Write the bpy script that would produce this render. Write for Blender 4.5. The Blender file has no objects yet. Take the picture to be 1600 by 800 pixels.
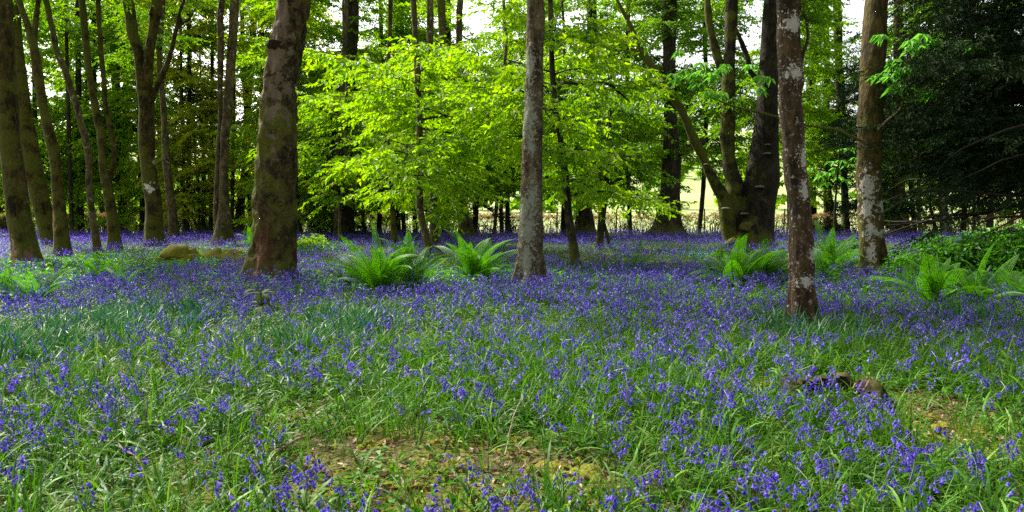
import bpy, math, random
import numpy as np
from mathutils import Vector
random.seed(7); RNG = np.random.default_rng(11)
S = bpy.context.scene
COL = S.collection
PI = math.pi; R = math.radians
U = lambda a, b: float(RNG.uniform(a, b))

# ---------------------------------------------------------------- camera geometry (pixels of the 1600x800 photo)
F = 1256.0; H = 1.5; PITCH = math.atan(70.0 / F)
CP, SP = math.cos(PITCH), math.sin(PITCH)
def ray(px, py):
    a, b = (px - 800) / F, -(py - 400) / F
    return np.array([a, CP + b * SP, -SP + b * CP])
def P(px, py, Y):                      # world point seen at a pixel, at distance Y
    d = ray(px, py); return np.array([0, 0, H]) + d * (Y / d[1])
def G(px, py):                         # ground point seen at a pixel
    d = ray(px, py); t = -H / d[2]; return np.array([d[0] * t, d[1] * t, 0.0])
def to_px(x, y, z):
    dy, dz = y, z - H
    dep = dy * CP - dz * SP
    return 800 + F * x / dep, 400 - F * (dy * SP + dz * CP) / dep

# ---------------------------------------------------------------- numpy helpers
def vnoise(p, seed=0):
    p = np.asarray(p, float); i = np.floor(p).astype(np.int64); f = p - i; f = f * f * (3 - 2 * f)
    def h(ix, iy, iz):
        n = (ix * 374761393 + iy * 668265263 + iz * 2147483647 + seed * 974634777) & 0xffffffff
        n = ((n ^ (n >> 13)) * 1274126177) & 0xffffffff
        n = ((n ^ (n >> 16)) * 2246822519) & 0xffffffff
        return ((n ^ (n >> 15)) & 0xffff) / 65535.0
    r = 0
    for a in (0, 1):
        wx = f[:, 0] if a else 1 - f[:, 0]
        for b in (0, 1):
            wy = f[:, 1] if b else 1 - f[:, 1]
            for c in (0, 1):
                wz = f[:, 2] if c else 1 - f[:, 2]
                r = r + wx * wy * wz * h(i[:, 0] + a, i[:, 1] + b, i[:, 2] + c)
    return r * 2 - 1
def fbm(p, seed=0, octv=3):
    p = np.asarray(p, float); r = 0; a = 1.0
    for k in range(octv):
        r = r + a * vnoise(p * 2 ** k, seed + k); a *= .5
    return r
def n2(x, y, s, seed=0, o=3):
    x = np.atleast_1d(np.asarray(x, float)); y = np.atleast_1d(np.asarray(y, float))
    return fbm(np.stack([x * s, y * s, np.zeros_like(x) + .37], 1), seed, o)

class Acc:                             # collects faces, builds ONE mesh object
    def __init__(s): s.V = []; s.Fc = []; s.n = 0
    def add(s, V, faces, m=0):
        V = np.asarray(V, float).reshape(-1, 3)
        for f in (faces if isinstance(faces, list) else [faces]):
            f = np.asarray(f, np.int64)
            if len(f): s.Fc.append((f + s.n, m))
        s.V.append(V); s.n += len(V)
    def mesh(s, name, mats, smooth=True, origin=(0, 0, 0)):
        me = bpy.data.meshes.new(name)
        V = np.concatenate(s.V) - np.asarray(origin, float)
        idx = np.concatenate([f.ravel() for f, m in s.Fc])
        tot = np.concatenate([np.full(len(f), f.shape[1]) for f, m in s.Fc])
        mi = np.concatenate([np.full(len(f), m) for f, m in s.Fc])
        me.vertices.add(len(V)); me.vertices.foreach_set('co', V.astype(np.float32).ravel())
        me.loops.add(len(idx)); me.loops.foreach_set('vertex_index', idx.astype(np.int32))
        me.polygons.add(len(tot))
        me.polygons.foreach_set('loop_start', np.concatenate([[0], np.cumsum(tot)[:-1]]).astype(np.int32))
        for m in (mats if isinstance(mats, (list, tuple)) else [mats]): me.materials.append(m)
        me.polygons.foreach_set('material_index', mi.astype(np.int32))
        me.polygons.foreach_set('use_smooth', np.full(len(tot), bool(smooth)))
        me.update(calc_edges=True)
        return me
    def build(s, name, mats, parent=None, smooth=True, origin=(0, 0, 0)):
        o = bpy.data.objects.new(name, s.mesh(name, mats, smooth, origin)); COL.objects.link(o)
        if parent is not None: o.parent = parent
        else: o.location = origin
        return o

def tag(o, label, cat, group=None, kind=None):
    if label: o['label'] = label
    if cat: o['category'] = cat
    if group: o['group'] = group
    if kind: o['kind'] = kind
    return o
def empty(name, loc, label, cat, group=None):
    o = bpy.data.objects.new(name, None); COL.objects.link(o); o.location = loc
    o.empty_display_size = .2
    return tag(o, label, cat, group)

def tube(pts, rad, sides=6, cap=False, seed=None, lump=0.0, lobes=None, rough=0.0):
    pts = np.asarray(pts, float); rad = np.asarray(rad, float); n = len(pts)
    t = np.gradient(pts, axis=0); t /= np.linalg.norm(t, axis=1)[:, None] + 1e-9
    ref = np.array([0, 0, 1.0]) if abs(t[:, 2]).mean() < .7 else np.array([0, 1.0, 0])
    a = np.cross(t, ref); a /= np.linalg.norm(a, axis=1)[:, None] + 1e-9
    b = np.cross(t, a)
    th = np.arange(sides) * 2 * PI / sides
    rr = np.repeat(rad[:, None], sides, 1)
    ring = np.cos(th)[None, :, None] * a[:, None, :] + np.sin(th)[None, :, None] * b[:, None, :]
    if lobes is not None: rr = rr * lobes(np.linspace(0, 1, n)[:, None], th[None, :], pts[:, 2:3])
    V = pts[:, None, :] + ring * rr[:, :, None]
    if lump:
        sh = V.reshape(-1, 3) + (seed or 0) * 7.3
        d = fbm(sh * np.array([1, 1, .8]) * (.55 / max(rad.max(), .03)), seed or 0, 4).reshape(n, sides)
        V = V + ring * (rr * d * lump)[:, :, None]
    if rough:
        w_ = V.reshape(-1, 3) * np.array([1, 1, .45]); rg = 1 - abs(vnoise(w_ * 7, 5)) * 2 + .6 * vnoise(w_ * 15, 8) + .7 * (1 - 2 * abs(vnoise(w_ * 3 + 9, 6)))
        rg = rg - rg.mean(); V = V + ring * (rg.reshape(n, sides) * rough)[:, :, None]
    i = np.arange(n - 1)[:, None] * sides; j = np.arange(sides)[None, :]; k = (j + 1) % sides
    q = np.stack([i + j, i + k, i + sides + k, i + sides + j], -1).reshape(-1, 4)
    V = V.reshape(-1, 3); fs = [q]
    if cap:
        V = np.vstack([V, pts[-1:]]); c = len(V) - 1; l = (n - 1) * sides
        fs.append(np.stack([l + np.arange(sides), l + (np.arange(sides) + 1) % sides, np.full(sides, c)], 1))
    return V, fs
def spline(pts, step):                 # Catmull-Rom resample of rows (x,y,z,r...)
    p = np.asarray(pts, float); q = np.vstack([2 * p[0] - p[1], p, 2 * p[-1] - p[-2]]); out = []
    for i in range(1, len(q) - 2):
        m = max(2, int(np.linalg.norm((q[i + 1] - q[i])[:3]) / step))
        t = (np.arange(m) / m)[:, None]
        out.append(.5 * (2 * q[i] + (q[i + 1] - q[i - 1]) * t + (2 * q[i - 1] - 5 * q[i] + 4 * q[i + 1] - q[i + 2]) * t ** 2
                   + (3 * q[i] - q[i - 1] - 3 * q[i + 1] + q[i + 2]) * t ** 3))
    return np.vstack(out + [p[-1:]])
def rotz(a):
    a = np.asarray(a, float); z = np.zeros_like(a); o = z + 1; c, s = np.cos(a), np.sin(a)
    return np.stack([np.stack([c, -s, z], -1), np.stack([s, c, z], -1), np.stack([z, z, o], -1)], -2)
def roty(a):
    a = np.asarray(a, float); z = np.zeros_like(a); o = z + 1; c, s = np.cos(a), np.sin(a)
    return np.stack([np.stack([c, z, s], -1), np.stack([z, o, z], -1), np.stack([-s, z, c], -1)], -2)
def rotx(a):
    a = np.asarray(a, float); z = np.zeros_like(a); o = z + 1; c, s = np.cos(a), np.sin(a)
    return np.stack([np.stack([o, z, z], -1), np.stack([z, c, -s], -1), np.stack([z, s, c], -1)], -2)
def place(acc, tmpl, pos, M, m_off=None):   # tmpl = list of (V, faces, material)
    pos = np.asarray(pos, float)
    if not len(pos): return
    for V, Fs, m in tmpl:
        W = np.einsum('mij,nj->mni', M, V) + pos[:, None, :]
        off = (np.arange(len(pos)) * len(V))[:, None, None]
        acc.add(W.reshape(-1, 3), [(np.asarray(f)[None] + off).reshape(-1, np.asarray(f).shape[1]) for f in Fs], m)

# ---------------------------------------------------------------- materials
def new_mat(name):
    m = bpy.data.materials.new(name); m.use_nodes = True; nt = m.node_tree; nt.nodes.clear()
    out = nt.nodes.new('ShaderNodeOutputMaterial')
    return m, nt, out
def N(nt, typ, **kw):
    n = nt.nodes.new('ShaderNode' + typ)
    for k, v in kw.items():
        if hasattr(n, k) and k not in n.inputs: setattr(n, k, v)
        else: n.inputs[k].default_value = v
    return n
def L(nt, a, b): nt.links.new(a, b)
def ramp(nt, fac, stops, interp='LINEAR'):
    r = nt.nodes.new('ShaderNodeValToRGB'); r.color_ramp.interpolation = interp
    e = r.color_ramp.elements
    while len(e) < len(stops): e.new(.5)
    for k, (p, c) in enumerate(stops):
        e[k].position = p; e[k].color = (*c, 1) if len(c) == 3 else c
    L(nt, fac, r.inputs[0]); return r.outputs[0]
def mix(nt, fac, a, b):
    m = nt.nodes.new('ShaderNodeMix'); m.data_type = 'RGBA'
    for k, v in ((0, fac), (6, a), (7, b)):
        if hasattr(v, 'is_linked') or hasattr(v, 'links'): L(nt, v, m.inputs[k])
        else: m.inputs[k].default_value = v if k == 0 else (*v, 1)
    return m.outputs[2]
def math_(nt, op, a, b=0.0, clamp=False):
    m = nt.nodes.new('ShaderNodeMath'); m.operation = op; m.use_clamp = clamp
    for k, v in ((0, a), (1, b)):
        if hasattr(v, 'links'): L(nt, v, m.inputs[k])
        else: m.inputs[k].default_value = v
    return m.outputs[0]
def mrange(nt, v, a, b, c=0., d=1.):
    m = nt.nodes.new('ShaderNodeMapRange'); L(nt, v, m.inputs[0])
    for k, x in zip((1, 2, 3, 4), (a, b, c, d)): m.inputs[k].default_value = x
    return m.outputs[0]

def leaf_mat(name, stops, trans=.45, tcol=1.6, rough=.45, spec=.35):
    m, nt, out = new_mat(name)
    geo = N(nt, 'NewGeometry')
    c = ramp(nt, geo.outputs['Random Per Island'], stops)
    b = N(nt, 'BsdfPrincipled', Roughness=rough); b.inputs['Specular IOR Level'].default_value = spec
    L(nt, c, b.inputs['Base Color'])
    if trans <= 0: L(nt, b.outputs[0], out.inputs[0]); return m
    t = N(nt, 'BsdfTranslucent')
    sc = N(nt, 'HueSaturation', Value=tcol, Saturation=1.1, Hue=.5); L(nt, c, sc.inputs['Color']); L(nt, sc.outputs[0], t.inputs[0])
    mx = N(nt, 'MixShader'); mx.inputs[0].default_value = trans
    L(nt, b.outputs[0], mx.inputs[1]); L(nt, t.outputs[0], mx.inputs[2]); L(nt, mx.outputs[0], out.inputs[0])
    return m

def bark_mat(name, dark, mid, light, moss=(.075, .08, .009), moss_amt=.5, moss_h=1.2, lichen=(.42, .45, .38), lich_amt=.0,
             lich_scale=5., blobs=(), streak=.35, scale=9.):
    m, nt, out = new_mat(name)
    tc = N(nt, 'TexCoord'); mp = N(nt, 'Mapping'); L(nt, tc.outputs['Object'], mp.inputs[0]); mp.inputs['Scale'].default_value = (1, 1, streak)
    n1 = N(nt, 'TexNoise', Scale=scale, Detail=8., Roughness=.65); L(nt, mp.outputs[0], n1.inputs['Vector'])
    vo = N(nt, 'TexVoronoi', Scale=scale * 1.6); L(nt, mp.outputs[0], vo.inputs['Vector'])
    n2_ = N(nt, 'TexNoise', Scale=1.7, Detail=7., Roughness=.6); L(nt, tc.outputs['Object'], n2_.inputs['Vector'])
    fine = N(nt, 'TexNoise', Scale=38., Detail=5., Roughness=.7); L(nt, tc.outputs['Object'], fine.inputs['Vector'])
    n3 = N(nt, 'TexNoise', Scale=lich_scale, Detail=9., Roughness=.62, Distortion=.3); L(nt, tc.outputs['Object'], n3.inputs['Vector'])
    col = ramp(nt, n1.outputs['Fac'], [(.3, dark), (.5, mid), (.72, light)])
    v2 = N(nt, 'TexNoise', Scale=3.4, Detail=9., Roughness=.7, Distortion=.5); L(nt, mp.outputs[0], v2.inputs['Vector'])
    col = mix(nt, mrange(nt, v2.outputs['Fac'], .46, .6), col, tuple(x * .9 for x in dark))
    col = mix(nt, math_(nt, 'MULTIPLY', mrange(nt, n2_.outputs['Fac'], .5, .66), .6), col, light)
    n4 = N(nt, 'TexNoise', Scale=15., Detail=8., Roughness=.72); L(nt, mp.outputs[0], n4.inputs['Vector'])
    col = mix(nt, math_(nt, 'MULTIPLY', mrange(nt, n4.outputs['Fac'], .54, .66), .65), col, tuple(x * 1.15 for x in light))
    col = mix(nt, math_(nt, 'MULTIPLY', mrange(nt, n4.outputs['Fac'], .46, .36), .8), col, tuple(x * .7 for x in dark))
    sep = N(nt, 'SeparateXYZ'); L(nt, tc.outputs['Object'], sep.inputs[0])
    hz = mrange(nt, sep.outputs[2], 0, moss_h, .33, 0.)
    sx = math_(nt, 'MULTIPLY', sep.outputs[0], -.12)
    mm = math_(nt, 'ADD', math_(nt, 'ADD', n2_.outputs['Fac'], hz), sx)
    mm = math_(nt, 'ADD', mm, math_(nt, 'MULTIPLY', math_(nt, 'SUBTRACT', fine.outputs['Fac'], .5), .35))
    mmask = mrange(nt, mm, .78 - moss_amt * .5, .9 - moss_amt * .5)
    mcol = ramp(nt, fine.outputs['Fac'], [(.3, tuple(x * .45 for x in moss)), (.65, tuple(x * 1.35 for x in moss))])
    col = mix(nt, mmask, col, mcol)
    if lich_amt > 0:
        lm = mrange(nt, math_(nt, 'ADD', n3.outputs['Fac'], math_(nt, 'MULTIPLY', math_(nt, 'SUBTRACT', n1.outputs['Fac'], .5), .22)), .72 - lich_amt * .4, .80 - lich_amt * .4)
        lm = math_(nt, 'MULTIPLY', lm, mrange(nt, fine.outputs['Fac'], .36, .54))
        col = mix(nt, lm, col, mix(nt, fine.outputs['Fac'], tuple(x * .7 for x in lichen), tuple(x * 1.2 for x in lichen)))
    for (cx, cy, cz), (sx_, sy_, sz_), bc in blobs:
        mp2 = N(nt, 'Mapping'); L(nt, tc.outputs['Object'], mp2.inputs[0])
        mp2.inputs['Location'].default_value = (-cx / sx_, -cy / sy_, -cz / sz_); mp2.inputs['Scale'].default_value = (1 / sx_, 1 / sy_, 1 / sz_)
        ln = N(nt, 'VectorMath', operation='LENGTH'); L(nt, mp2.outputs[0], ln.inputs[0])
        v = math_(nt, 'ADD', ln.outputs['Value'], math_(nt, 'MULTIPLY', math_(nt, 'SUBTRACT', n3.outputs['Fac'], .5), 6.5))
        v = math_(nt, 'ADD', v, math_(nt, 'MULTIPLY', math_(nt, 'SUBTRACT', fine.outputs['Fac'], .5), 2.6))
        v = math_(nt, 'ADD', v, math_(nt, 'MULTIPLY', math_(nt, 'SUBTRACT', n1.outputs['Fac'], .5), 2.0))
        col = mix(nt, mrange(nt, v, 1.14, .90), col, mix(nt, fine.outputs['Fac'], tuple(x * .72 for x in bc), tuple(min(1, x * 1.25) for x in bc)))
    b = N(nt, 'BsdfPrincipled', Roughness=.9); b.inputs['Specular IOR Level'].default_value = .2
    L(nt, col, b.inputs['Base Color'])
    hgt = math_(nt, 'ADD', math_(nt, 'MULTIPLY', n1.outputs['Fac'], 1.), math_(nt, 'MULTIPLY', vo.outputs['Distance'], .5))
    hgt = math_(nt, 'ADD', hgt, math_(nt, 'ADD', math_(nt, 'MULTIPLY', fine.outputs['Fac'], .35), math_(nt, 'MULTIPLY', n4.outputs['Fac'], .8)))
    bp = N(nt, 'Bump', Strength=.9, Distance=.04); L(nt, hgt, bp.inputs['Height']); L(nt, bp.outputs[0], b.inputs['Normal'])
    L(nt, b.outputs[0], out.inputs[0]); return m

def plain_mat(name, c1, c2, scale=20., rough=.9, bump=.5):
    m, nt, out = new_mat(name); tc = N(nt, 'TexCoord')
    n1 = N(nt, 'TexNoise', Scale=scale, Detail=8., Roughness=.65); L(nt, tc.outputs['Object'], n1.inputs['Vector'])
    b = N(nt, 'BsdfPrincipled', Roughness=rough); b.inputs['Specular IOR Level'].default_value = .2
    L(nt, ramp(nt, n1.outputs['Fac'], [(.3, c1), (.68, c2)]), b.inputs['Base Color'])
    bp = N(nt, 'Bump', Strength=bump, Distance=.02); L(nt, n1.outputs['Fac'], bp.inputs['Height']); L(nt, bp.outputs[0], b.inputs['Normal'])
    L(nt, b.outputs[0], out.inputs[0]); return m

M = {}
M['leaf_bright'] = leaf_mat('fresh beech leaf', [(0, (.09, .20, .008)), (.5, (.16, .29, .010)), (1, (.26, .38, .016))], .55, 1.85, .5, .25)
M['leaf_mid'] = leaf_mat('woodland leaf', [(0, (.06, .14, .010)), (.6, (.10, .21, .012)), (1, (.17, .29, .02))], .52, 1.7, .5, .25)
M['leaf_yellow'] = leaf_mat('young golden leaf', [(0, (.15, .25, .012)), (.6, (.26, .31, .02)), (1, (.34, .30, .03))], .55, 1.8, .5, .2)
M['leaf_dark'] = leaf_mat('evergreen leaf', [(0, (.008, .024, .008)), (.6, (.015, .038, .011)), (1, (.026, .06, .016))], .15, 1.3, .55, .15)
M['needle'] = leaf_mat('yew needle', [(0, (.008, .018, .007)), (1, (.024, .05, .014))], .08, 1.1, .7, .08)
M['leaf_chestnut'] = leaf_mat('chestnut leaf', [(0, (.08, .24, .03)), (1, (.15, .34, .05))], .5, 1.7, .5, .2)
M['leaf_shrub'] = leaf_mat('shrub leaf', [(0, (.04, .15, .012)), (1, (.10, .27, .02))], .45, 1.6)
M['fern'] = leaf_mat('fern frond', [(0, (.035, .14, .008)), (1, (.095, .26, .014))], .45, 1.7, .5, .2)
M['strap'] = leaf_mat('bluebell leaf', [(0, (.016, .065, .005)), (.55, (.045, .14, .010)), (.96, (.12, .25, .025)), (1, (.2, .22, .05))], .3, 1.6, .48, .14)
M['daff'] = leaf_mat('daffodil leaf', [(0, (.018, .085, .028)), (.8, (.04, .14, .052)), (1, (.11, .2, .07))], .25, 1.4, .45, .25)
M['herb'] = leaf_mat('herb leaf', [(0, (.03, .12, .008)), (1, (.085, .22, .015))], .35, 1.6, .5, .14)
M['bell'] = leaf_mat('bluebell petal', [(0, (.045, .024, .30)), (.45, (.125, .078, .51)), (.8, (.23, .165, .64)), (.95, (.34, .25, .72)), (1, (.52, .44, .78))], .45, 1.35, .6, .2)
M['stem'] = leaf_mat('flower stem', [(0, (.05, .10, .02)), (1, (.07, .08, .05))], 0)
M['twig'] = plain_mat('twig bark', (.02, .016, .009), (.06, .05, .03), 14)
M['litter'] = leaf_mat('dead leaf', [(0, (.10, .05, .022)), (.5, (.22, .13, .065)), (1, (.42, .31, .2))], .1, 1.2, .7)
M['moss'] = plain_mat('moss cushion', (.05, .06, .005), (.24, .22, .015), 45, .95, 1.)
M['moss_dark'] = plain_mat('mossy rotten rim', (.016, .012, .005), (.085, .08, .012), 24, .95, 1.)
M['dead_wood'] = plain_mat('dead wood', (.10, .07, .045), (.34, .25, .17), 25, .9, .8)
M['rot'] = plain_mat('rotten wood', (.006, .004, .0025), (.028, .017, .010), 16, .95, 1.)
M['fungus'] = plain_mat('bracket fungus', (.07, .055, .04), (.2, .17, .13), 18)
M['knot'] = plain_mat('mossy burr', (.045, .048, .010), (.15, .135, .035), 22)
M['post'] = plain_mat('weathered post', (.05, .045, .035), (.16, .14, .11), 14)
M['hedge_leaf'] = leaf_mat('hedge leaf', [(0, (.05, .09, .015)), (.45, (.11, .17, .02)), (.62, (.13, .085, .035)), (1, (.2, .13, .06))], .5, 1.8)
M['brown_leaf'] = leaf_mat('clipped beech leaf', [(0, (.15, .09, .04)), (1, (.3, .21, .10))], .5, 1.5)
left_bark = dict(dark=(.012, .009, .002), mid=(.05, .036, .007), light=(.12, .085, .022), moss_amt=.55, moss_h=1.6, lich_amt=.16)
M['bark_left'] = bark_mat('mossy ash bark', **left_bark)
M['bark_dark'] = bark_mat('dark bark', (.012, .010, .006), (.035, .028, .015), (.07, .06, .035), moss_amt=.4, lich_amt=.05)
M['bark_mid'] = bark_mat('spotted bark', (.026, .02, .009), (.085, .063, .028), (.18, .14, .075), moss_amt=.42, lich_amt=.30, lichen=(.36, .34, .27), lich_scale=4.)
M['bark_torn'] = bark_mat('torn mossy bark', blobs=[((-.22, -.45, .22), (.13, .5, .34), (.36, .2, .13)), ((.2, -.4, .3), (.05, .4, .2), (.2, .1, .06))], **left_bark)
M['bark_bare'] = bark_mat('part bare bark', blobs=[((-.22, -.2, 1.05), (.09, .4, .4), (.3, .16, .09)), ((-.3, -.2, 2.1), (.06, .4, .3), (.16, .1, .05))], **left_bark)
M['bark_fork'] = bark_mat('forked tree bark', blobs=[((-.12, -.62, 2.5), (.22, .4, .18), (.6, .6, .55)), ((.1, -.5, 3.6), (.15, .4, .12), (.45, .45, .36))], **left_bark)

# ---------------------------------------------------------------- world, sun, camera
W = bpy.data.worlds.new('World'); S.world = W; W.use_nodes = True
nt = W.node_tree; nt.nodes.clear()
SUN_EL, SUN_DX, SUN_DY = R(47), -.70, .60
sky = nt.nodes.new('ShaderNodeTexSky'); sky.sky_type = 'NISHITA'; sky.sun_disc = False
sky.sun_elevation = SUN_EL; sky.sun_rotation = math.atan2(SUN_DX, SUN_DY)
sky.air_density = 1.0; sky.dust_density = 6.0; sky.ozone_density = .6
bg = nt.nodes.new('ShaderNodeBackground'); bg.inputs[1].default_value = .085
wo = nt.nodes.new('ShaderNodeOutputWorld'); hs = N(nt, 'HueSaturation', Saturation=.3, Value=1.); L(nt, sky.outputs[0], hs.inputs['Color']); tcw = N(nt, 'TexCoord'); sw = N(nt, 'SeparateXYZ'); L(nt, tcw.outputs['Generated'], sw.inputs[0])
cw = N(nt, 'TexNoise', Scale=3., Detail=6.); L(nt, tcw.outputs['Generated'], cw.inputs['Vector'])
hz_ = mrange(nt, math_(nt, 'ADD', sw.outputs[2], math_(nt, 'MULTIPLY', math_(nt, 'SUBTRACT', cw.outputs['Fac'], .5), .3)), .20, .55, 2.7, .9)   # bright hazy cloud low in the sky
vm = N(nt, 'VectorMath', operation='SCALE'); L(nt, hs.outputs[0], vm.inputs[0]); L(nt, hz_, vm.inputs['Scale']); L(nt, vm.outputs[0], bg.inputs[0]); L(nt, bg.outputs[0], wo.inputs[0])
sl = bpy.data.lights.new('sun', 'SUN'); sl.energy = 4.8; sl.angle = R(3); sl.color = (1, .95, .86)
so = bpy.data.objects.new('sun', sl); COL.objects.link(so)
dv = Vector((SUN_DX, SUN_DY, math.tan(SUN_EL) * math.hypot(SUN_DX, SUN_DY)))
so.rotation_euler = dv.to_track_quat('Z', 'Y').to_euler(); so.location = (-20, 10, 40)
cam = bpy.data.cameras.new('camera'); co = bpy.data.objects.new('camera', cam); COL.objects.link(co)
co.location = (0, 0, H); co.rotation_euler = (PI / 2 - PITCH, 0, 0)
cam.sensor_width = 36; cam.lens = 36 * F / 1600; cam.clip_start = .05; cam.clip_end = 6000
S.camera = co
S.view_settings.view_transform = 'Standard'; S.view_settings.look = 'None'; S.view_settings.gamma = 1
S.view_settings.use_curve_mapping = False; S.view_settings.exposure = 1.18
S.render.engine = 'CYCLES'
S.cycles.max_bounces = 8; S.cycles.diffuse_bounces = 4; S.cycles.transmission_bounces = 5; S.cycles.transparent_max_bounces = 4
S.cycles.use_denoising = False; S.cycles.sample_clamp_indirect = 6

# ---------------------------------------------------------------- ground, field, hill
def gz(x, y):
    x = np.asarray(x, float); y = np.asarray(y, float)
    sh = x.shape; k = np.clip((60 - y) / 10, 0, 1) * np.clip((y + 4) / 6, 0, 1)
    return (n2(x.ravel(), y.ravel(), .35, 3, 3) * .035).reshape(sh) * k
def gz1(x, y): return float(gz(np.array([x]), np.array([y]))[0])

def ground_mat():
    m, nt, out = new_mat('woodland floor'); tc = N(nt, 'TexCoord'); o = tc.outputs['Object']
    a = N(nt, 'TexNoise', Scale=.9, Detail=6., Roughness=.6); L(nt, o, a.inputs['Vector'])
    b = N(nt, 'TexNoise', Scale=22., Detail=8., Roughness=.7); L(nt, o, b.inputs['Vector'])
    v = N(nt, 'TexVoronoi', Scale=26.); L(nt, o, v.inputs['Vector'])
    soil = ramp(nt, b.outputs['Fac'], [(.3, (.018, .012, .007)), (.5, (.06, .04, .022)), (.7, (.15, .10, .055))])
    lit = mix(nt, mrange(nt, v.outputs['Color'], .55, .8), soil, (.2, .125, .065))
    mossc = ramp(nt, b.outputs['Fac'], [(.3, (.04, .055, .006)), (.7, (.17, .18, .018))])
    c = mix(nt, mrange(nt, a.outputs['Fac'], .38, .50), lit, mossc)
    p = N(nt, 'BsdfPrincipled', Roughness=.95); p.inputs['Specular IOR Level'].default_value = .15
    L(nt, c, p.inputs['Base Color'])
    bp = N(nt, 'Bump', Strength=1., Distance=.03); L(nt, math_(nt, 'ADD', b.outputs['Fac'], v.outputs['Distance']), bp.inputs['Height']); L(nt, bp.outputs[0], p.inputs['Normal'])
    L(nt, p.outputs[0], out.inputs[0]); return m
def grid(xs, ys, zf):
    X, Y = np.meshgrid(xs, ys); V = np.stack([X, Y, zf(X, Y)], -1).reshape(-1, 3)
    nx, ny = len(xs), len(ys); i = np.arange(ny - 1)[:, None] * nx + np.arange(nx - 1)[None]
    return V, np.stack([i, i + 1, i + nx + 1, i + nx], -1).reshape(-1, 4)
gx = np.linspace(0, 1, 90) ** 2.2
xs = np.concatenate([-(gx[::-1]) * 1500, gx[1:] * 1500])
xs = np.sort(np.concatenate([np.linspace(-12, 12, 121), xs[np.abs(xs) > 12.2]]))
ys = np.concatenate([[-1500, -300, -60, -20, -8], np.arange(-4, 20, .2), np.arange(20, 62, .8), [70, 100, 200, 500, 1000, 3000]])
a = Acc(); a.add(*grid(xs, ys, gz)); tag(a.build('ground', ground_mat()), None, None, kind='structure')
def hillz(x, y):
    s = np.clip((y - 150) / 500, 0, 1); s = s * s * (3 - 2 * s)
    return .006 + s * (70 + 22 * n2(np.asarray(x).ravel(), np.asarray(y).ravel(), .004, 5, 2).reshape(np.shape(x)))
a = Acc(); a.add(*grid(np.linspace(-900, 900, 90), np.concatenate([[56.5], np.linspace(62, 150, 12), np.linspace(165, 900, 50)]), hillz))
m, nt, out = new_mat('pasture'); tc = N(nt, 'TexCoord')
n1 = N(nt, 'TexNoise', Scale=.05, Detail=8., Roughness=.6); L(nt, tc.outputs['Object'], n1.inputs['Vector'])
b = N(nt, 'BsdfPrincipled', Roughness=.9); L(nt, ramp(nt, n1.outputs['Fac'], [(.35, (.19, .27, .06)), (.65, (.36, .38, .15))]), b.inputs['Base Color']); L(nt, b.outputs[0], out.inputs[0])
tag(a.build('field', m), None, None, kind='structure')

# ---------------------------------------------------------------- leaves and crowns
def kite(L_, w, fold=.25, curl=.1):    # one leaf along +X, folded on its midrib
    return (np.array([[0, 0, 0], [L_ * .42, w / 2, w * fold], [L_, 0, -L_ * curl], [L_ * .42, -w / 2, w * fold]]), [np.array([[0, 1, 2], [0, 2, 3]])])
def spray(n, length, leaf, seed, flat=.25, wid=.62, droop=.25, needle=False):
    g = np.random.default_rng(seed); V, Fc = [], []; k = 0
    for i in range(n):
        t = (i + .6) / n; side = 1 if i % 2 else -1
        base = np.array([length * t, side * .01 + g.normal(0, .02) * length, -droop * length * t * t])
        lf = leaf * g.uniform(.65, 1.15) * (1 - .25 * t)
        v, f = kite(lf, lf * wid, .2, g.uniform(0, .35))
        yaw = side * g.uniform(.6, 1.25) * (1 - .5 * t)
        A = rotz(yaw) @ roty(g.normal(.25, flat)) @ rotx(g.normal(0, flat * 1.6))
        V.append(v @ A.T + base); Fc.append(f[0] + k); k += 4
    return [(np.vstack(V), [np.vstack(Fc)], 0)]
SPR = {
    'beech': [spray(13, .85, .22, s, .30) for s in range(6)],
    'fine': [spray(17, .9, .19, 20 + s, .42) for s in range(5)],
    'ever': [spray(22, .7, .15, 40 + s, .6, .45) for s in range(5)],
    'needle': [spray(40, 1.1, .15, 60 + s, .4, .2, .15) for s in range(5)],
    'shrub': [spray(9, .42, .15, 80 + s, .35, .6, .3) for s in range(5)],
}
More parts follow.
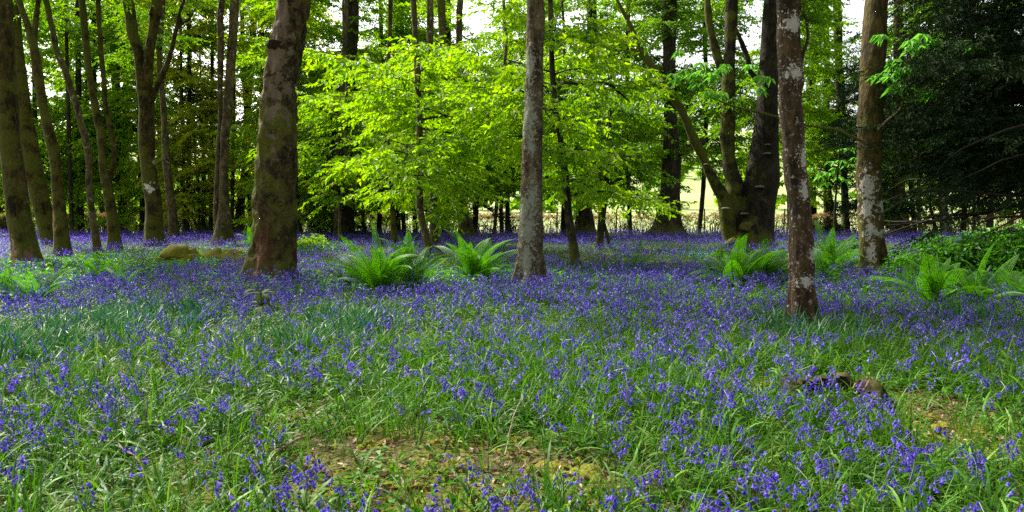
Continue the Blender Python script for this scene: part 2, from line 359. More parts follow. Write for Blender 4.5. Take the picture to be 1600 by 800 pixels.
def crown(acc, axis, kind, hmin, hmax, nb, Lmin, Lmax, e0=22, sag=30, sp=.3, az=None, prof=None, twig_m=1, sub=True, scale=1., bare=0):
    pos, Ms = [], []
    def bough(p0, a0, e, L_, depth):
        n = 7; p = [p0]; az_ = a0; el = e
        for i in range(n - 1):
            az_ += RNG.normal(0, .2); el -= R(sag) / n + RNG.normal(0, .09)
            d = np.array([math.cos(az_) * math.cos(el), math.sin(az_) * math.cos(el), math.sin(el)])
            p.append(p[-1] + d * L_ / (n - 1))
        p = np.array(p)
        if p[:, 2].min() < .5: p[:, 2] = np.maximum(p[:, 2], .5)
        r0 = .006 + .008 * L_
        acc.add(*tube(p, np.linspace(r0, .003, n), 4), twig_m)
        m = max(2, int(L_ / sp * 2)) if RNG.random() >= bare else 0
        for i in range(m):
            t = .18 + .82 * (i + U(0, 1)) / m; q = t * (n - 1); j = min(int(q), n - 2)
            c = p[j] + (p[j + 1] - p[j]) * (q - j); dd = p[j + 1] - p[j]
            ya = math.atan2(dd[1], dd[0]) + (1 if i % 2 else -1) * U(.35, 1.2)
            pos.append(c); Ms.append((rotz(ya) @ roty(U(-.3, .5)) @ rotx(U(-.45, .45))) * (U(.6, 1.2) * scale))
        if sub and depth == 0 and L_ > 1.2:
            for t, s in ((.3, 1), (.45, -1), (.62, 1), (.75, -1)):
                j = int(t * (n - 1)); dd = p[j + 1] - p[j]
                bough(p[j], math.atan2(dd[1], dd[0]) + s * U(.5, .95), U(-.05, .2), L_ * U(.32, .5), 1)
    for i in range(nb):
        u = (i + U(0, 1)) / nb; h = hmin + (hmax - hmin) * u
        a0 = U(0, 2 * PI) if az is None else (az[0] + U(-az[1], az[1]))
        f = prof(u) if prof else 1
        bough(axis(h), a0, R(e0) + RNG.normal(0, .26), U(Lmin, Lmax) * f, 0)
    T = SPR[kind]; w = RNG.integers(0, len(T), len(pos)); pos = np.array(pos); Ms = np.array(Ms)
    for k, t in enumerate(T):
        s = w == k
        if s.any(): place(acc, t, pos[s], Ms[s])
LEAFCOUNT = [0]
def trace3(tr, Y, ky=0.0):
    out = []
    for px, py, w in tr:
        z = P(px, py, Y)[2]; yy = Y + ky * max(z, 0)
        p = P(px, py, yy); out.append([*p, .5 * w * yy / F])
    return np.array(out)
FOOT = []                              # trunk feet, kept clear of flowers

def tree(name, label, tr, bark, group, limbs=(), crowns=(), leaf='leaf_mid', Y=None, top=14., lump=.10, sides=18, step=.14, lobe=.22, cat='tree', ky=None, rough=0.0):
    g = G(tr[0][0], tr[0][1]); Y = Y or g[1]
    ky = RNG.uniform(-.03, .03) if ky is None else ky
    q = trace3(tr, Y, ky); q[0, 2] = -.08
    base = np.array([q[0, 0], q[0, 1], 0.0]); FOOT.append((base[0], base[1], q[0, 3]))
    d = (q[-1] - q[-3])[:3]; d = d / max(d[2], .1); d[:2] = np.clip(d[:2], -.18, .18)
    last = q[-1].copy(); r = last[3]; z = last[2]
    while z < top:
        hh = min(2.5, top - z + .01); z += hh
        last = last.copy(); last[:3] += d * hh + np.array([RNG.normal(0, .08), RNG.normal(0, .08), 0])
        last[3] = max(.02, r * (1 - (z - q[-1, 2]) / (top - q[-1, 2]) * .9)); q = np.vstack([q, last])
    sp = spline(q, step); sp[:, 3] = np.maximum(sp[:, 3], .01)
    root = empty(name, base, label, cat, group)
    ph = U(0, 6.28); kk = int(RNG.integers(4, 7))
    lob = lambda t, th, z: 1 + lobe * np.exp(-np.maximum(z, 0) / .35) * (.35 + np.cos(kk * th + ph)) * 1.0 + .05 * np.cos(2 * th + ph + z * .8)
    a = Acc(); a.add(*tube(sp[:, :3], sp[:, 3], sides, True, int(RNG.integers(99)), lump, lob, rough))
    a.build('trunk', M[bark], root, origin=base)
    for lm in limbs:
        lq = trace3(lm[0], Y + (lm[1] if len(lm) > 1 else 0), ky)
        if len(lm) > 2:                # carries on beyond the frame
            dd = (lq[-1] - lq[-2]); dd = dd / np.linalg.norm(dd[:3]); e = lq[-1] + dd * lm[2]; e[3] = .02; lq = np.vstack([lq, e])
        ls = spline(lq, step); ls[:, 3] = np.maximum(ls[:, 3], .008)
        a = Acc(); a.add(*tube(ls[:, :3], ls[:, 3], max(8, sides // 2), True, int(RNG.integers(99)), lump)); a.build('limb', M[bark], root, origin=base)
    zc = np.maximum.accumulate(sp[:, 2])
    ax = lambda h: np.array([np.interp(h, zc, sp[:, k]) for k in (0, 1, 2)])
    if crowns:
        a = Acc()
        for c in crowns: crown(a, ax, **c)
        LEAFCOUNT[0] += a.n // 4
        a.build('crown', [M[leaf], M['twig']], root, smooth=False, origin=base)
    root['_q'] = 0; del root['_q']
    return root, ax, Y, base

# ---------------------------------------------------------------- trees, traced one by one (pixel x, y, width)
GL, GM, GR_ = 'slim mossy trees of the left stand', 'slender trees behind the bright beech leaves', 'trees at the right of the wood'
tall = lambda t: 1 - .45 * t
def cl(hmin=5.5, hmax=16, nb=16, **k): return dict(dict(kind='fine', hmin=hmin, hmax=hmax, nb=int(nb * 1.35), Lmin=1.6, Lmax=3.2, sp=.42, prof=tall, scale=1.), **k)
def und(hmin=1.5, hmax=7, nb=22, Lmin=1.2, Lmax=3.2, **k): return dict(dict(kind='beech', hmin=hmin, hmax=hmax, nb=nb, Lmin=Lmin, Lmax=Lmax, e0=16, sag=26, sp=.50), **k)
T = tree
T('tree', 'thick dark mossy tree foremost on the far left, pink torn patch at its foot', [(43, 418, 45), (36, 370, 38), (28, 320, 35), (21, 265, 33), (15, 210, 30), (10, 110, 26), (5, 0, 24)], 'bark_torn', GL, crowns=[cl(10.0, 16, 14)], sides=22)
T('tree', 'dark trunk cut by the left edge of the picture', [(8, 364, 22), (4, 320, 17), (0, 270, 15), (-8, 200, 14)], 'bark_dark', GL, crowns=[cl(9, 16, 12)])
T('tree', 'mossy left-leaning tree with a small white lichen spot, just behind the foremost left tree', [(82, 384, 27), (70, 340, 28), (58, 290, 27), (48, 240, 25), (39, 190, 23), (31, 120, 21), (24, 50, 19), (18, 0, 18)], 'bark_left', GL, crowns=[cl(9, 16, 14)], sides=20)
T('tree', 'slim mossy left-stand tree with reddish bare bark near its foot, forking high up', [(99, 402, 26), (95, 350, 19), (90, 300, 16), (86, 250, 17), (78, 212, 16), (67, 165, 15), (59, 112, 14), (52, 69, 12), (40, 30, 9), (30, 0, 8)], 'bark_bare', GL, limbs=[([(53, 78, 9), (56, 30, 8), (60, 0, 7)], 0, 5)], crowns=[cl(9, 16, 14)])
T('tree', 'thin curving spotted tree with greenish lichen specks, left of the dark twin-stemmed tree', [(154, 398, 14), (146, 347, 10), (139, 292, 9.5), (139, 251, 10), (132, 210, 10), (126, 192, 10), (120, 165, 10), (110, 137, 9.5), (102, 110, 9), (89, 82, 8.5), (84, 55, 8), (77, 27, 8), (72, 0, 8)], 'bark_mid', GL, crowns=[cl(9, 16, 12)])
T('tree', 'thin dark tree crossing behind the curving spotted tree on the left', [(166, 363, 10), (158, 320, 9), (150, 284, 9), (143, 243, 9), (132, 217, 9), (121, 165, 10), (110, 118, 10), (101, 82, 9), (96, 41, 9), (93, 0, 9)], 'bark_dark', GL, crowns=[cl(9, 16, 14)])
T('tree', 'dark mossy twin-stemmed tree with a pale chip where its second stem leaves, left stand', [(180, 391, 21), (176, 347, 16), (168, 292, 14.5), (162, 265, 12.5), (158, 210, 13), (153, 192, 12), (146, 151, 11), (139, 110, 10.5), (133, 55, 9.5), (128, 0, 9)], 'bark_left', GL,
  limbs=[([(169, 290, 8), (176, 262, 8.5), (179, 237, 8), (174, 210, 8), (165, 165, 8), (162, 124, 7.5), (158, 82, 7.5), (155, 41, 7), (153, 0, 7)], .1, 4)], crowns=[cl(9, 16, 14)])
T('tree', 'slim tree with a whitish bare stretch, left of the small forked dark tree', [(198, 366, 11), (192, 292, 9), (189, 251, 8.5), (184, 206, 8), (181, 165, 8), (178, 110, 8), (176, 69, 8), (173, 27, 8), (172, 0, 8)], 'bark_mid', GL, crowns=[cl(9, 16, 16)])
T('tree', 'small dark tree forking low in a V, left of the big forked mossy tree', [(210, 362, 10), (205, 320, 9), (199, 279, 9), (196, 192, 9), (197, 82, 9), (192, 41, 8), (190, 0, 8)], 'bark_dark', GL, limbs=[([(209, 335, 5), (217, 279, 4.5), (220, 237, 4), (226, 180, 3)], .1)], crowns=[cl(9, 16, 16)])
FORK, *_ = T('tree', 'big mossy tree forking in a Y, round white spot on its trunk', [(245, 385, 33), (241, 370, 28), (240, 320, 24), (232, 265, 24), (229, 210, 25), (229, 175, 23), (228, 151, 24), (222, 118, 18), (217, 82, 15.5), (208, 55, 16), (204, 27, 16), (200, 0, 16)], 'bark_fork', GL,
  limbs=[([(232, 150, 14), (231, 118, 14.5), (233, 82, 15.5), (238, 55, 15), (242, 27, 16), (246, 0, 17)], -.05, 6),
         ([(236, 160, 8), (243, 140, 9), (256, 113, 9), (266, 85, 7), (275, 47, 6), (282, 16, 5), (292, -10, 4)], -.2, 1.5), ([(275, 47, 5), (284, 38, 4), (296, 28, 3), (308, 10, 2)], -.2)],
  crowns=[cl(13.0, 17, 14, scale=.9)], sides=24, step=.1)
T('tree', 'slim brown tree close behind the right side of the big forked mossy tree', [(272, 376, 18), (268, 320, 14), (261, 265, 12), (258, 210, 10), (254, 150, 9), (249, 96, 8.5), (252, 40, 8), (254, 0, 8)], 'bark_mid', GL, crowns=[cl(9, 16, 16)])
T('tree', 'thin pale-barked tree between the big forked tree and the slim brown one', [(257, 362, 13), (256, 320, 11), (252, 265, 9), (249, 192, 8), (248, 140, 8), (244, 60, 7), (214, 0, 7)], 'bark_mid', GL, crowns=[cl(9, 16, 14)])
T('sapling', 'thin bare stem leaning left, left of the dark evergreen', [(309, 367, 4), (303, 340, 4), (292, 314, 3.8), (284, 290, 3.5), (278, 273, 3.2), (264, 240, 3), (250, 200, 2.5)], 'bark_dark', 'thin saplings on the left', top=7, crowns=[cl(9, 16, 5, Lmin=.6, Lmax=1.2)], sides=8, lump=.03)
T('sapling', 'thin straight upright stem beside the left-leaning thin stem', [(311, 368, 5), (310, 292, 4), (305, 251, 3.5), (304, 200, 3)], 'bark_dark', 'thin saplings on the left', top=9, crowns=[cl(9, 16, 8, Lmin=.6, Lmax=1.4)], sides=8, lump=.03)
T('tree', 'pale-flecked two-stemmed tree left of the big burred trunk, in front of the dark evergreen', [(350, 384, 34), (350, 355, 23), (350, 320, 17), (350, 265, 14.5), (352, 210, 14), (354, 192, 14), (357, 151, 14), (360, 110, 13), (364, 55, 13), (367, 0, 14)], 'bark_mid', GL,
  limbs=[([(346, 368, 15), (339, 340, 11), (339, 300, 9), (341, 240, 8), (344, 192, 7.5), (344, 151, 7.5), (344, 110, 9), (345, 60, 10), (344, 27, 10), (347, 0, 9)], .1, 5)], crowns=[cl(12.0, 16, 12)], sides=22)
T('tree', 'slim straight mossy tree between the two-stemmed flecked tree and the big burred trunk', [(374, 366, 24), (376, 320, 14), (383, 265, 12), (385, 210, 10), (388, 165, 10), (392, 110, 10), (395, 55, 9), (400, 0, 10)], 'bark_left', GL, crowns=[cl(10.0, 16, 12)])
T('tree', 'dark thin tree half hidden by the big burred trunk', [(394, 366, 10), (391, 320, 8), (388, 280, 8), (386, 200, 8), (380, 100, 7), (378, 0, 6)], 'bark_dark', GL, crowns=[cl(10.0, 16, 12)])

for px, w, ln, lab in ((64, 7, -14, 'thin dark stem deep in the stand, between the white-spotted leaner and the fork-topped mossy tree'), (113, 6, -10, 'thin dark stem deep in the stand, left of the thin curving spotted tree'), (127, 9, -6, 'dark stem deep in the stand, just left of the thin curving spotted tree'),
                       (144, 5, -12, 'thinnest dark stem behind the thin curving spotted tree'), (188, 6, -4, 'thin dark stem just right of the mossy twin-stemmed tree'), (222, 8, 2, 'dark stem half hidden behind the left side of the Y-forked tree'),
                       (288, 5, -6, 'thin dark stem right of the slim brown tree, before the leaning bare stem'), (329, 6, 3, 'thin dark stem touching the left of the pale-flecked two-stemmed tree'), (362, 6, 4, 'thin dark stem between the two-stemmed flecked tree and the slim straight mossy one'), (408, 7, 2, 'thin dark stem hidden at the left flank of the big burred trunk')):
    T('tree', lab, [(px, 367 + U(-2, 4), w * 1.3), (px + ln * .2, 320, w), (px + ln * .5 + U(-2, 2), 230, w * .95), (px + ln * .8, 110, w * .9), (px + ln, 0, w * .8)], 'bark_dark', GL, crowns=[cl(11, 16, 5)], sides=10, lump=.06)
# the big burred trunk
M['bark_big'] = bark_mat('burred old bark', (.008, .006, .003), (.052, .036, .010), (.14, .105, .040), moss=(.085, .088, .010), moss_amt=.70, moss_h=.5, lich_amt=.12, lichen=(.26, .25, .2), streak=.7, scale=6.,
    blobs=[((.03, -.46, .75), (.17, .4, .62), (.085, .042, .018)), ((-.02, -.4, .55), (.08, .4, .42), (.13, .065, .03)), ((-.05, -.3, 4.2), (.06, .4, .7), (.28, .22, .14)), ((.35, -.3, 5.2), (.22, .5, 1.6), (.14, .10, .07))])
big, ax, Yb, bb = T('tree', 'big burred trunk with a reddish scar at its foot, thickest tree left of centre', [(418, 440, 84), (421, 418, 70), (426, 395, 62), (428, 375, 59), (430, 320, 56), (433, 265, 57), (433, 210, 56), (434, 179, 56), (436, 137, 51), (444, 82, 54), (450, 55, 54), (456, 27, 53), (459, 0, 54), (464, -60, 52)], 'bark_big', None,
  crowns=[cl(9.5, 18, 16, Lmax=4.2)], sides=64, step=.05, lump=.17, lobe=.22, top=19, ky=0, rough=.042)
for px, py, s, nm, mt in ((427, 68, .17, 'burr', 'rot'), (415, 285, .12, 'burr', 'bark_big'), (436, 315, .14, 'burr', 'bark_big')):
    s *= .8; c = P(px, py, Yb - .33); th = np.linspace(0, PI, 12); a = Acc()
    v, f = tube(np.stack([np.zeros(12), -np.cos(th) * .62, np.zeros(12)], 1) * s + c, np.maximum(np.sin(th) * s, .004), 18)
    v = c + (v - c) * np.array([1.1, .8, .8]) * (1 + .35 * fbm((v - c) / s * 1.3, 5, 3))[:, None]
    a.add(v, f); a.build(nm, M[mt], big, origin=bb)

# middle: bright beech understorey
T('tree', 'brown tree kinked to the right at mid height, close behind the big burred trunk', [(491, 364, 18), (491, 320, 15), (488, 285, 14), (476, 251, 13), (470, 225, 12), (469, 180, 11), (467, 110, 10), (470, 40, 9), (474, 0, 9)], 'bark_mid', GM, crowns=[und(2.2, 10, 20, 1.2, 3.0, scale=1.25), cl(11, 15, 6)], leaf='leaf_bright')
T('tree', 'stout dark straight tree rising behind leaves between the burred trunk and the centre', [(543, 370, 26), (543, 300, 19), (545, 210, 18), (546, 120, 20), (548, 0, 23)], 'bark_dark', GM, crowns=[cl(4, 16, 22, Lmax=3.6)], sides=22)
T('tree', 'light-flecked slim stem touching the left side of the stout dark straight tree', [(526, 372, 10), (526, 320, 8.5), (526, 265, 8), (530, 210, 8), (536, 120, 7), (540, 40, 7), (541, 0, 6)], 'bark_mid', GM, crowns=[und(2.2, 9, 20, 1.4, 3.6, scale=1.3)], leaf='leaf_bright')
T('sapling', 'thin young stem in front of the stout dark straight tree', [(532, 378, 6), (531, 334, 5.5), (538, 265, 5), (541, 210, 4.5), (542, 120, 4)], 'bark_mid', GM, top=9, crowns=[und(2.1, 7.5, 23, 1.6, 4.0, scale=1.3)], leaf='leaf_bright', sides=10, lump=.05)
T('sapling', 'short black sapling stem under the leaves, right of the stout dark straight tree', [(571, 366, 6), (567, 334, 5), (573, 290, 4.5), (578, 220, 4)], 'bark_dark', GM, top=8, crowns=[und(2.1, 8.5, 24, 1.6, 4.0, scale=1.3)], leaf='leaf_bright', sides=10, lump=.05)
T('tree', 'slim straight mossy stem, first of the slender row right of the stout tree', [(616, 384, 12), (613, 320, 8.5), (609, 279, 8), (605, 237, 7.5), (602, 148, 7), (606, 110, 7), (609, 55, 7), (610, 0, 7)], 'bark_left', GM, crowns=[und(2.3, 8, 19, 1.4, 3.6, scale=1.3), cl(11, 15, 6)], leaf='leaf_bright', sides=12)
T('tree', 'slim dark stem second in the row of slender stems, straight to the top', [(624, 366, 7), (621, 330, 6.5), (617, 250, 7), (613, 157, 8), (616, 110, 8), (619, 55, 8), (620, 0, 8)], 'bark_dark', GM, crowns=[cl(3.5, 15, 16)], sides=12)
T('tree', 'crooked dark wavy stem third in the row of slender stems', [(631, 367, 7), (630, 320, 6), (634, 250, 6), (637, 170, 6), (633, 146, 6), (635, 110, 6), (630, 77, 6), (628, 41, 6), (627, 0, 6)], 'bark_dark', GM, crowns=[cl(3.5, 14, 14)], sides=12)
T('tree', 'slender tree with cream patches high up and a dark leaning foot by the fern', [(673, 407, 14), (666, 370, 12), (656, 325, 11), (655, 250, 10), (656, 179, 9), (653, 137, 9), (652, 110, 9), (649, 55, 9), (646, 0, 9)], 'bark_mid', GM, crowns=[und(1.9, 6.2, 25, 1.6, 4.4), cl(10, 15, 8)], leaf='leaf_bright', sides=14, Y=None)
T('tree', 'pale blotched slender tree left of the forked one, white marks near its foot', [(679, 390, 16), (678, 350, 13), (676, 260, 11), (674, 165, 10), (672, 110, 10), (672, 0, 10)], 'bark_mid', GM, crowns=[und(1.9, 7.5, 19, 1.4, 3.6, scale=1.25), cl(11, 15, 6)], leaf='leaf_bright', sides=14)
T('tree', 'forked tree, peeling cream bark high up, stout dark foot, left of the lichened trunk', [(729, 374, 30), (727, 350, 23), (720, 310, 16), (711, 250, 13), (704, 220, 12.5), (700, 165, 12), (694, 124, 12), (692, 82, 12), (689, 0, 12)], 'bark_mid', GM,
  limbs=[([(704, 200, 10), (708, 150, 10), (714, 110, 10), (717, 82, 10), (718, 19, 10), (720, 0, 9)], .1, 5)], crowns=[und(2.2, 9, 25, 1.6, 4.2, scale=1.25), cl(12, 16, 8)], leaf='leaf_bright')
T('sapling', 'thin brown stem seen through leaves just left of the lichened centre trunk', [(771, 371, 6), (776, 320, 5.5), (782, 210, 5), (785, 137, 5), (791, 71, 5), (789, 41, 5), (787, 0, 5)], 'bark_mid', GM, top=12, crowns=[und(2.2, 9.5, 23, 1.6, 4.0, scale=1.25)], leaf='leaf_bright', sides=10, lump=.05)
for px, w, lab in ((696, 15, 'dark stump-like trunk low behind the pale blotched slender tree'), (784, 7, 'thin dark trunk by the hedge, left of the lichened centre trunk'), (794, 9, 'dark trunk by the hedge, half hidden by the lichened centre trunk')):
    T('tree', lab, [(px, 366, w), (px - 1, 320, w * .8), (px + 1, 250, w * .75), (px + 4, 100, w * .7), (px + 3, 0, w * .65)], 'bark_dark', GM, crowns=[cl(2.4, 14, 24, Lmax=3.8)], sides=12)
M['bark_centre'] = bark_mat('lichened bark', (.03, .02, .010), (.085, .056, .027), (.17, .125, .07), moss_amt=.36, moss_h=.5, lichen=(.22, .225, .16), lich_amt=.42, lich_scale=13.,
    blobs=[((-.07, -.22, .55), (.12, .3, .3), (.235, .24, .175)), ((-.04, -.22, 1.15), (.14, .3, .28), (.235, .24, .175)), ((-.1, -.22, 1.55), (.1, .3, .2), (.235, .24, .175)), ((-.04, -.22, 3.3), (.13, .3, .4), (.235, .24, .175)), ((.02, -.22, 2.75), (.08, .3, .16), (.235, .24, .175)), ((-.1, -.25, 2.35), (.06, .4, .12), (.05, .02, .012)), ((.06, -.25, 1.75), (.09, .4, .3), (.235, .24, .175)), ((.0, -.25, 4.3), (.08, .4, .3), (.235, .24, .175))])
T('tree', 'straight trunk crusted with grey-green lichen in the centre of the clearing', [(827, 450, 46), (828, 425, 41), (829, 400, 37), (830, 375, 36), (830, 320, 33), (831, 265, 30), (833, 210, 28), (834, 165, 27), (835, 82, 26), (837, 0, 26)], 'bark_centre', None, crowns=[cl(9, 17, 14, Lmax=3.6)], sides=40, step=.05, lobe=.5, top=18, ky=0, rough=.012)
T('tree', 'slim dark leaning-footed tree right of the lichened centre trunk, bearing a long level bough', [(901, 418, 17), (896, 385, 13), (890, 347, 12), (885, 292, 11), (879, 240, 10), (872, 192, 10), (867, 165, 10), (863, 110, 9), (861, 55, 8), (860, 0, 8)], 'bark_dark', GM,
  limbs=[([(871, 140, 6), (883, 129, 6), (911, 132, 5), (949, 131, 4.5), (966, 143, 4), (985, 160, 2)], -.3), ([(868, 148, 4), (855, 138, 3.5), (840, 128, 2)], .3)], crowns=[und(1.8, 6.4, 25, 1.4, 3.8), cl(9, 14, 8)], leaf='leaf_bright', sides=16)
T('tree', 'very dark tapering tree with a broad foot, right behind the slim leaning-footed tree', [(915, 368, 36), (913, 340, 28), (911, 310, 23), (917, 250, 20), (924, 120, 17), (925, 0, 15)], 'bark_dark', GM, crowns=[cl(3, 15, 28, Lmax=3.8)], sides=18)
T('sapling', 'thin orange-brown stem high among leaves right of the centre trunk', [(889, 372, 5), (886, 300, 5), (883, 210, 4.5), (882, 113, 4.5), (881, 47, 4), (878, 0, 4)], 'bark_mid', GM, top=13, crowns=[und(2, 10, 21, 1.6, 4.0, scale=1.25)], leaf='leaf_bright', sides=10, lump=.04)
T('tree', 'small dark spreading tree with a slanting prop stem, right of centre', [(937, 390, 13), (938, 365, 11), (940, 345, 12), (943, 310, 14), (948, 280, 9), (950, 240, 7)], 'bark_dark', GM, top=6.5,
  limbs=[([(956, 392, 6), (950, 372, 5.5), (942, 344, 6)], 0), ([(943, 318, 7), (955, 286, 6), (975, 278, 4.5), (1000, 268, 2.5)], 0), ([(942, 318, 7), (930, 290, 6), (912, 272, 3)], .1)], crowns=[und(2.2, 6, 30, 1.4, 2.8, sag=20), dict(kind='ever', hmin=2, hmax=4, nb=14, Lmin=1, Lmax=2, sp=.4)], leaf='leaf_mid')
T('tree', 'wide-footed dark tree standing before the hedge, left of the many-stemmed giant', [(1042, 369, 60), (1043, 360, 49), (1044, 345, 40), (1046, 310, 33), (1049, 250, 28), (1048, 200, 21), (1046, 120, 20), (1046, 0, 20)], 'bark_dark', GR_,
  limbs=[([(1050, 242, 12), (1068, 236, 12), (1084, 228, 11), (1100, 221, 10), (1119, 207, 8), (1140, 180, 5)], -.3)], crowns=[cl(8, 17, 22, Lmax=4.2), und(2.2, 5, 5, 1.2, 2.6)], sides=26, lobe=.3)
M['bark_giant'] = bark_mat('grey old bark', (.006, .005, .003), (.02, .016, .009), (.05, .04, .024), moss_amt=.40, moss_h=1.0, lich_amt=.12, lichen=(.2, .2, .15))
giant, ax, Yg, bg_ = T('tree', 'many-stemmed old giant with bracket fungi on its dark trunk, right of centre', [(1178, 388, 80), (1178, 372, 64), (1182, 330, 53), (1190, 280, 47), (1195, 220, 40), (1199, 150, 32), (1203, 80, 27), (1206, 20, 24), (1208, -10, 23)], 'bark_giant', None,
  limbs=[([(1150, 388, 30), (1140, 360, 27), (1136, 335, 25), (1130, 308, 20), (1119, 290, 17), (1103, 257, 14.5), (1089, 226, 14), (1078, 203, 13), (1064, 170, 12.5), (1042, 137, 12), (1023, 110, 11), (1006, 85, 10), (995, 63, 9), (985, 40, 7), (972, 15, 5)], -.15, 1),
         ([(1012, 93, 6), (998, 84, 6), (984, 72, 5), (965, 58, 3)], -.15),
         ([(1158, 388, 36), (1150, 350, 34), (1147, 320, 31), (1147, 292, 28), (1141, 265, 23), (1137, 230, 22), (1136, 210, 21), (1137, 192, 21), (1138, 137, 20), (1140, 82, 18.5), (1143, 22, 18), (1144, -10, 17)], .1, 7),
         ([(1134, 140, 11), (1130, 118, 12), (1125, 102, 12), (1116, 70, 12), (1109, 41, 11), (1105, 0, 10)], .2, 4),
         ([(1196, 160, 8), (1188, 132, 8), (1172, 110, 8), (1166, 85, 7.5), (1160, 70, 7), (1152, 50, 6), (1140, 30, 4)], .3),
         ([(1160, 372, 24), (1140, 384, 17), (1122, 391, 11), (1110, 396, 6)], -.5)],
  crowns=[cl(9, 18, 26, Lmin=2, Lmax=5.0), dict(kind='fine', hmin=4.2, hmax=8, nb=7, Lmin=1.4, Lmax=3.4, sp=.4, sag=45)], sides=36, step=.08, lobe=.12, lump=.14, top=18)
def fungus(px, py, w, off):
    c = P(px, py, Yg - off); n = 14; r = w * .5 * Yg / F; a = Acc(); th = np.linspace(0, 2 * PI, n, False)
    rings = [(0, .30), (.75, .22), (1, 0), (.9, -.12), (.0, -.16)]
    V = np.concatenate([np.stack([np.cos(th) * r * k, np.sin(th) * r * .85 * k, np.full(n, z * r)], 1) for k, z in rings]); V = V * (1 + .28 * fbm(V * 9 + px, 3, 2))[:, None] + c
    i = np.arange(len(rings) - 1)[:, None] * n; j = np.arange(n)[None]
    a.add(V, np.stack([i + j, i + (j + 1) % n, i + n + (j + 1) % n, i + n + j], -1).reshape(-1, 4)); a.build('bracket_fungus', M['fungus'], giant, origin=bg_)
for px, py, w, off in ((1162, 334, 15, .55), (1198, 240, 13, .62), (1187, 292, 15, .66), (1104, 257, 10, .42), (1134, 326, 14, .62), (1154, 377, 11, .72), (1200, 226, 9, .55)): fungus(px, py, w, off)
c = P(1168, 353, Yg - .58); th = np.linspace(0, PI, 12); a = Acc()
v, f = tube(np.stack([np.zeros(12), -np.cos(th) * .12, np.zeros(12)], 1) + c, np.maximum(np.sin(th) ** .5 * .25, .01), 20); v = c + (v - c) * np.array([1.35, 1, .75]) * (1 + .3 * fbm((v - c) * 5, 5, 3))[:, None]
a.add(v * 1, f); a.build('mossy_knob', M['knot'], giant, origin=bg_)
# right of the giant
M['bark_red'] = bark_mat('red-brown bark', (.012, .008, .003), (.045, .027, .010), (.10, .064, .028), moss_amt=.22, moss_h=.55, moss=(.07, .07, .014), lichen=(.36, .33, .29), lich_amt=.36, lich_scale=20., streak=.3, scale=14.,
    blobs=[((-.25, -.1, 3.72), (.09, .3, .09), (.40, .37, .33)), ((-.22, -.1, 3.15), (.10, .3, .08), (.40, .37, .33)), ((-.05, -.1, 2.18), (.08, .3, .13), (.40, .37, .33)), ((.05, -.1, 1.0), (.06, .3, .08), (.40, .37, .33)), ((-.04, -.1, .66), (.09, .3, .06), (.40, .37, .33)), ((-.08, -.1, 1.75), (.05, .3, .1), (.40, .37, .33))])
T('tree', 'slim red-brown trunk flaked with white, nearest tree, right foreground with a mossy foot', [(1256, 522, 50), (1254, 500, 45), (1254, 480, 42), (1253, 430, 39), (1251, 360, 39), (1246, 292, 38), (1240, 220, 36), (1236, 165, 36), (1233, 82, 35), (1231, 0, 35), (1229, -80, 34)], 'bark_red', None,
  limbs=[([(1250, 140, 6), (1254, 130, 6), (1252, 100, 5.5), (1256, 80, 5), (1262, 60, 4.5), (1259, 27, 4), (1252, 16, 3.5), (1246, -10, 3)], -.05)], crowns=[cl(7, 15, 12)], sides=36, step=.04, lobe=.5, top=15, ky=0, rough=.009)
M['bark_olive'] = bark_mat('olive bark', (.03, .021, .007), (.08, .056, .015), (.135, .095, .03), moss_amt=.40, moss_h=1.0, lich_amt=.08, lich_scale=10., scale=12.,
    blobs=[((-.28, -.22, 2.0), (.13, .3, .3), (.40, .37, .31)), ((-.3, -.22, 1.55), (.09, .3, .3), (.40, .37, .31)), ((-.22, -.25, 1.1), (.11, .3, .2), (.40, .37, .31)), ((-.22, -.25, .6), (.07, .3, .26), (.40, .37, .31)), ((.06, -.3, 1.62), (.16, .3, .13), (.36, .4, .36)), ((.03, -.3, 1.0), (.08, .3, .1), (.36, .36, .3))])
chest, ax, Yc, bc = T('tree', 'smooth olive-brown trunk with white patches low on its left, behind the red-brown one', [(1367, 433, 46), (1366, 415, 40), (1364, 395, 38), (1360, 347, 37), (1358, 292, 36), (1360, 210, 37), (1362, 150, 36), (1365, 82, 34), (1370, 0, 33), (1374, -60, 32)], 'bark_olive', None,
  limbs=[([(1350, 222, 5), (1330, 213, 4.5), (1308, 203, 4), (1280, 199, 3.6), (1256, 195, 3.4), (1220, 184, 3), (1188, 176, 3), (1144, 165, 2.6), (1108, 151, 2)], -1.2),
         ([(1372, 205, 5), (1385, 190, 4.5), (1402, 176, 4), (1411, 160, 3.6), (1412, 130, 3), (1416, 100, 2), (1420, 75, 1.5)], -.6)], crowns=[cl(8, 17, 14)], sides=36, step=.06, lobe=.45, top=18, ky=0, rough=.008)
def palm(acc, c, s, nl=6):             # drooping fan of leaflets
    a0 = U(0, 6.28)
    for k in range(nl):
        v, f = kite(s * U(.8, 1.1), s * .42, .12, .35)
        v = np.vstack([v[:3], v[3:]]); A = rotz(a0 + k * 2 * PI / nl + U(-.2, .2)) @ roty(U(.1, .5)) @ rotx(U(-.2, .2)); acc.add(v @ A.T + c, f)
for px, py in ((1376, 58), (1425, 62), (1440, 59), (1455, 62), (1506, 68), (1518, 68), (1395, 103), (1412, 108), (1430, 100), (1446, 97), (1372, 117), (1388, 116), (1400, 133), (1424, 137), (1450, 140), (1405, 104), (1461, 66)):
    a = Acc(); c = P(px, py, Yc - U(.6, 1.1))
    for k in range(2): palm(a, c + RNG.normal(0, .06, 3), .28, 6)
    a.build('leaf_fan', M['leaf_chestnut'], chest, smooth=False, origin=bc)
